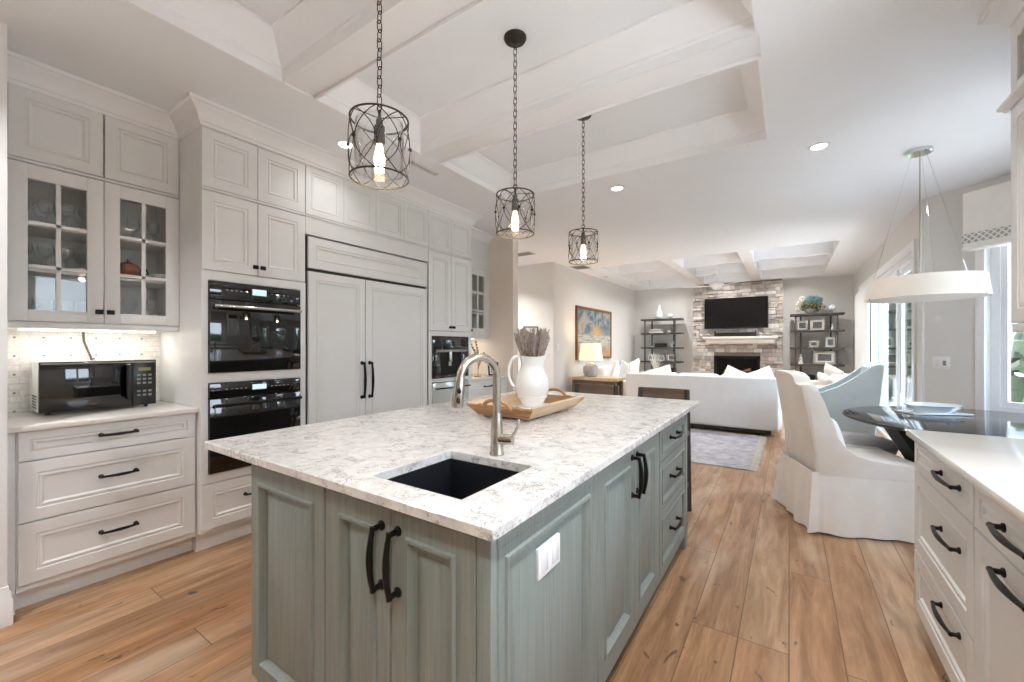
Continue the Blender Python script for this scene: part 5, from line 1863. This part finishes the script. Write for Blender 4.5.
solo('storage_basket', MB().lathe([(.12, 0), (.14, .10), (.145, .22), (.135, .22), (.12, .02), (0, .02)], (-2.50, 10.97, S[1]), 28), 'black_plastic', 'black basket low on the left bookshelf above the sofa', 'basket')
# right shelf
o = thing('flower_arrangement', 'teal and cream flower arrangement on top of the right bookshelf', 'flowers', (.38, 10.97, S[5]))
part('bowl', MB().lathe([(.06, 0), (.07, .01), (.11, .06), (.12, .10), (.11, .10), (.0, .05)], (.38, 10.97, S[5]), 24), 'greyceramic', o)
rf = random.Random(9)
for nm, mt_, n_, cz_, rr in (('teal_blooms', 'flower_teal', 900, .27, (.17, .11, .12)), ('cream_blooms', 'flower_yellow', 500, .18, (.22, .11, .11)), ('white_blooms', 'flower_white', 420, .25, (.24, .10, .15)), ('leaves', 'leaf_dark', 420, .14, (.25, .13, .10))):
    mb = MB()
    if nm == 'white_blooms':
        for cx_, c2 in ((.19, .22), (.23, .32), (.56, .12), (.17, .10)):
            leaf_cloud(mb, (cx_, 10.93, S[5] + c2), (.06, .06, .07), 90, .022, rf)
    else:
        leaf_cloud(mb, (.40 + (0 if nm != 'teal_blooms' else .03), 10.96, S[5] + cz_), rr, n_, .022, rf)
    part(nm, mb, mt_, o)
o = thing('globe_ornament', 'small globe on a stand right of the flowers', 'ornament', (.755, 10.95, S[5]))
part('stand', MB().lathe([(.04, 0), (.04, .008), (.008, .02), (.008, .05), (.02, .055)], (.755, 10.95, S[5]), 16), 'silver', o)
part('globe', MB().blob((.755, 10.95, S[5] + .11), .062, 3), 'plate', o)
photo_frame((.24, 10.92, S[4]), .20, .21, .05, 'silver', 'dark-pictured framed photo at the left of the second shelf, right bookshelf', 'framed photos on the right bookshelf')
photo_frame((.50, 10.92, S[4]), .25, .22, -.05, 'photo_mat', 'white framed photo in the middle of the second shelf, right bookshelf', 'framed photos on the right bookshelf')
solo('small_figurine', MB().lathe([(.025, 0), (.03, .02), (.02, .05), (.012, .08), (.02, .10), (.016, .125), (0, .13)], (.755, 10.92, S[4]), 16), 'ceramic', 'small white figurine at the right of the second shelf, right bookshelf', 'figurine')
photo_frame((.44, 10.92, S[3]), .17, .14, .03, 'silver', 'small pale framed photo at the left of the third shelf, right bookshelf', 'framed photos on the right bookshelf')
photo_frame((.72, 10.92, S[3]), .16, .21, -.03, 'photo_mat', 'upright white framed photo at the right of the third shelf, right bookshelf', 'framed photos on the right bookshelf')
photo_frame((.62, 10.90, S[2]), .40, .28, -.08, 'silver', 'large silver framed photo on the fourth shelf of the right bookshelf', 'framed photos on the right bookshelf', .045)
solo('angel_figurine', MB().lathe([(.05, 0), (.045, .03), (.03, .09), (.045, .11), (.028, .14), (.016, .155), (.028, .18), (.022, .205), (0, .215)], (.21, 10.92, S[2]), 20), 'ceramic', 'white figurine at the left of the fourth shelf, right bookshelf', 'figurine')
solo('wire_basket', MB().lathe([(.10, 0), (.13, .06), (.15, .16), (.145, .16), (.12, .06), (0, .01)], (.33, 10.97, S[1]), 28), 'iron', 'dark round basket low on the right bookshelf', 'basket')

# ceiling fan
fx, fy = -1.22, 9.28
f = thing('ceiling_fan', 'white three-blade ceiling fan hanging from the coffered ceiling', 'fan', (fx, fy, LTZ))
part('canopy', MB().lathe([(.07, 0), (.065, -.04), (.02, -.06), (0, -.06)], (fx, fy, LTZ - .001), 28), 'trim', f)
part('downrod', MB().tube([(fx, fy, LTZ - .05), (fx, fy, 2.60)], .013, 10), 'trim', f)
part('motor', MB().lathe([(0, 2.61), (.05, 2.61), (.13, 2.575), (.14, 2.535), (.12, 2.50), (.08, 2.485), (.07, 2.45), (0, 2.44)], (fx, fy, 0), 32), 'trim', f)
for k in range(3):
    a = math.radians(-38 + 120 * k)
    mb = MB()
    pl_ = [(.12, -.03), (.22, -.055), (.40, -.072), (.62, -.06), (.66, -.03), (.66, .03), (.62, .055), (.40, .06), (.22, .045), (.12, .03)]
    mb.prism(pl_, .008, 'XY', -.004)
    mb.xf(Tm(fx, fy, 2.515, a, .16))
    part('blade', mb, 'trim', f)

# painting
p = thing('beach_painting', 'framed sunset beach picture on the living room wall above the lamp', 'picture', (LIV, 8.43, 1.0))
ya, yb, za, zb, fw = 7.48, 9.39, 1.02, 2.10, .05
part('frame', MB().rbox(LIV + .002, LIV + .045, ya, ya + fw, za, zb, .006).rbox(LIV + .002, LIV + .045, yb - fw, yb, za, zb, .006).rbox(LIV + .002, LIV + .045, ya + fw, yb - fw, za, za + fw, .006).rbox(LIV + .002, LIV + .045, ya + fw, yb - fw, zb - fw, zb, .006), 'frame_brown', p)
part('canvas', MB().box(LIV + .002, LIV + .03, ya + fw, yb - fw, za + fw, zb - fw), 'painting', p)

# side table with the lamp
t = thing('live_edge_side_table', 'side table with a pale live-edge wooden top under the lamp', 'table', (-2.95, 7.30, 0))
pl_ = []
re_ = random.Random(4)
for i in range(24):
    s = i / 23
    pl_.append((-3.42 + .92 * s, 7.05 + .035 * math.sin(7 * s) + re_.uniform(-.012, .012)))
for i in range(24):
    s = 1 - i / 23
    pl_.append((-3.42 + .92 * s, 7.58 + .03 * math.sin(5 * s + 1)))
part('live_edge_top', MB().prism(pl_, .055, 'XY', .675), 'livewood', t)
for sx in (-3.36, -2.58):
    for sy in (7.14, 7.50):
        part('leg', MB().rbox(sx - .03, sx + .03, sy - .03, sy + .03, 0, .675, .005), 'sideleg', t)
part('apron', MB().rbox(-3.33, -2.61, 7.12, 7.15, .56, .672, .004).rbox(-3.33, -2.61, 7.49, 7.52, .56, .672, .004), 'sideleg', t)
l = thing('ceramic_table_lamp', 'lit table lamp with a grey stoneware base and cream shade below the painting', 'lamp', (-3.10, 7.31, .73))
part('base', MB().lathe([(.10, 0), (.125, .015), (.14, .06), (.142, .15), (.13, .195), (.09, .205), (.085, .21)], (-3.10, 7.31, .7305), 36), 'greyceramic', l)
part('neck', MB().lathe([(.092, .207), (.092, .255), (.05, .265), (.02, .27), (.012, .33), (0, .33)], (-3.10, 7.31, .7305), 28), 'ceramic', l)
part('lamp_shade', MB().lathe([(.225, .30), (.185, .62), (.180, .62), (.220, .30), (.225, .30)], (-3.10, 7.31, .7305), 40), 'lampglow', l, 'glowing cream shade')
light_child('lamp_bulb', l, 'POINT', (-3.10, 7.31, 1.20), 1.6, (1, .80, .55), .05)

# sofas
def sofa(nm, label, mat, W, D, H, loc, rz, arm=.16, seat=.45, narm=.62, nseat=3, legm='stooldark', back_th=.20, flare=0.0):
    """local: back along y = 0 side facing -y, seat towards +y, centred in x"""
    t = thing(nm, label, 'sofa', loc, rz)
    bk_ = MB().rbox(-W / 2, W / 2, 0, back_th, .075, H, .035, 3)
    part('backrest', bk_, mat, t, local=True, ang=50)
    part('seat_base', MB().rbox(-W / 2 + arm, W / 2 - arm, back_th - .01, D - .02, .075, .28, .02, 2), mat, t, local=True)
    for s_ in (-1, 1):
        xa, xb = sorted((s_ * W / 2, s_ * (W / 2 - arm)))
        mb = MB().rbox(xa, xb, back_th - .03, D, .075, narm, .04, 3)
        if flare:
            for v in mb.v:
                if v.x * s_ > W / 2 - arm * .5:
                    v.x += s_ * flare * (1 - (v.z / narm))
        part('arm', mb, mat, t, local=True, ang=50)
        part('foot', MB().rbox(s_ * (W / 2 - .07) - .03, s_ * (W / 2 - .07) + .03, .03, .09, 0, .08, .004), 'livewood', t, local=True)
        part('foot', MB().rbox(s_ * (W / 2 - .07) - .03, s_ * (W / 2 - .07) + .03, D - .09, D - .03, 0, .08, .004), 'livewood', t, local=True)
    part('plinth', MB().box(-W / 2 + .10, W / 2 - .10, .02, D - .06, .03, .085), 'dark_gap', t, 'dark recessed plinth', local=True)
    cw = (W - 2 * arm) / nseat
    for i in range(nseat):
        xa = -W / 2 + arm + i * cw
        part('seat_cushion', MB().rbox(xa + .005, xa + cw - .005, back_th, D, .28, seat, .05, 4), mat, t, local=True, ang=60)
        part('back_cushion', MB().rbox(xa + .005, xa + cw - .005, back_th - .005, back_th + .19, seat, H + .015, .06, 4), mat, t, local=True, ang=60)
    return t
sofa('living_room_sofa', 'long white sofa seen from behind in the middle of the living room', 'sofa', 2.22, .95, .84, (-1.225, 6.995, 0), 0, .17, .45, .66, 3, flare=.03)
sofa('side_sofa', 'white sofa along the left wall below the painting, seen past the lamp table', 'sofa', 2.2, .92, .86, (-3.44, 8.85, 0), -PI / 2, .17, .45, .64, 3)
sofa('loveseat', 'oatmeal sofa with grey cushions in front of the right bookshelf', 'beige', 1.50, .88, .80, (.98, 8.95, 0), PI / 2, .16, .44, .66, 2)

def cushion(label, mat, wd, ht, th, mtx, group=None):
    return solo('throw_cushion', MB().pillow(wd, ht, th, mtx), mat, label, 'cushion', group, ang=60)
cushion('white cushion peaking above the long sofa, left of the two before the fire', 'linen', .40, .40, .13, Tm(-.72, 7.47, .735, .0, -.2, .42), 'cushions on the long white sofa')
cushion('white cushion peaking above the long sofa, right of the two before the fire', 'linen', .40, .40, .13, Tm(-.36, 7.62, .735, .1, -.2, -.40), 'cushions on the long white sofa')
cushion('white cushion on the long sofa below the left bookshelf', 'linen', .42, .42, .14, Tm(-1.86, 7.47, .725, .0, -.2, -.30), 'cushions on the long white sofa')
cushion('white cushion with a peaked corner beside the table lamp, on the wall sofa', 'linen', .46, .46, .15, Tm(-2.95, 8.20, .74, PI / 2 + .3, .2, .4), 'cushions on the wall sofa')
cushion('grey cushion on the wall sofa between the two white ones', 'greycloth', .46, .46, .15, Tm(-2.98, 8.75, .75, PI / 2, .2, .25), 'cushions on the wall sofa')
cushion('white cushion at the far end of the wall sofa', 'linen', .48, .48, .15, Tm(-2.93, 9.35, .75, PI / 2 - .1, .2, -.2), 'cushions on the wall sofa')
o = thing('spiky_plant', 'pale spiky potted plant behind the wall sofa cushions', 'plant', (-2.75, 10.55, 0))
part('pot', MB().lathe([(.12, 0), (.16, .10), (.17, .42), (.15, .42), (.13, .38), (0, .38)], (-2.75, 10.55, 0), 24), 'ceramic', o)
mb = MB()
for k in range(16):
    a = k * 2.4
    q = .05 + .16 * ((k * 7) % 10) / 10
    mb.tube([(-2.75, 10.55, .38), (-2.75 + q * .4 * math.cos(a), 10.55 + q * .4 * math.sin(a), .80), (-2.75 + q * math.cos(a), 10.55 + q * math.sin(a), 1.05 + .02 * (k % 8))], [.014, .012, .002], 5)
part('leaves', mb, plain('pale_spiky_leaf', '#cfd2c8', .7, var=.1), o)
cushion('grey square cushion standing at the back of the oatmeal sofa', 'greycloth', .48, .48, .15, Tm(.66, 9.20, .72, -PI / 2 + .5, .2, .3), 'cushions on the oatmeal sofa')
cushion('striped pale cushion lying low on the oatmeal sofa', 'beige', .50, .40, .16, Tm(.56, 8.75, .64, -PI / 2 + .3, .5, .2), 'cushions on the oatmeal sofa')

# blue upholstered chair with sweeping side
t = thing('blue_armchair', 'pale blue upholstered armchair with a swooping side, beyond the dining table', 'armchair', (.48, 6.55, 0))
YA, YB = 6.22, 6.90
side = [(.02, .10), (.80, .10), (.86, .60), (.905, 1.085), (.865, 1.10), (.80, 1.075), (.70, .985), (.60, .90), (.48, .815), (.34, .745), (.18, .715), (.03, .705), (-.02, .69), (-.02, .40)]
def slab(poly, y0, y1):
    n_ = len(poly)
    cx_ = sum(a for a, b in poly) / n_
    cz_ = sum(b for a, b in poly) / n_
    vs, fs = [], []
    for yv, q in ((y0, .97), (y0 + .02, 1), (y1 - .02, 1), (y1, .97)):
        for a, b in poly:
            vs.append((cx_ + (a - cx_) * q, yv, cz_ + (b - cz_) * q))
    for i in range(3):
        for k in range(n_):
            fs.append((i * n_ + k, i * n_ + (k + 1) % n_, (i + 1) * n_ + (k + 1) % n_, (i + 1) * n_ + k))
    fs += [tuple(range(n_)), tuple(3 * n_ + k for k in range(n_))]
    return MB().add(vs, fs)
part('side_panel', slab(side, YA, YA + .10), 'blue', t, ang=50)
part('side_panel', slab(side, YB - .10, YB), 'blue', t, ang=50)
part('backrest', slab([(.66, .10), (.80, .10), (.86, .60), (.905, 1.085), (.85, 1.095), (.76, 1.05), (.70, .60)], YA + .09, YB - .09), 'blue', t, ang=50)
part('seat_cushion', MB().rbox(.0, .72, YA + .10, YB - .10, .26, .46, .05, 4), 'blue', t, ang=60)
part('seat_base', MB().rbox(.02, .72, YA + .10, YB - .10, .10, .262, .01), 'blue', t)
for x in (.06, .74):
    for y in (YA + .06, YB - .06):
        part('leg', MB().tube([(x, y, 0), (x, y, .11)], [.018, .026], 8), 'stooldark', t)

# rug
t = thing('runner_rug', 'faded lavender rug on the oak floor behind the sofa', 'rug', (-1.2, 5.9, 0))
part('pile', MB().rbox(-2.30, -.345, 4.965, 6.93, .0005, .011, .003), 'rug', t)
rfr = random.Random(8)
for sx, x0 in ((1, -.347), (-1, -2.298)):
    fr = MB()
    for i in range(190):
        y = 4.975 + 1.945 * i / 189
        L_ = rfr.uniform(.06, .095)
        fr.tube([(x0, y, .007), (x0 + sx * L_ * .5, y + rfr.uniform(-.008, .008), .006), (x0 + sx * L_, y + rfr.uniform(-.014, .014), .004)], .0035, 4)
    part('fringe', fr, 'fringe', t, 'cream knotted fringe')
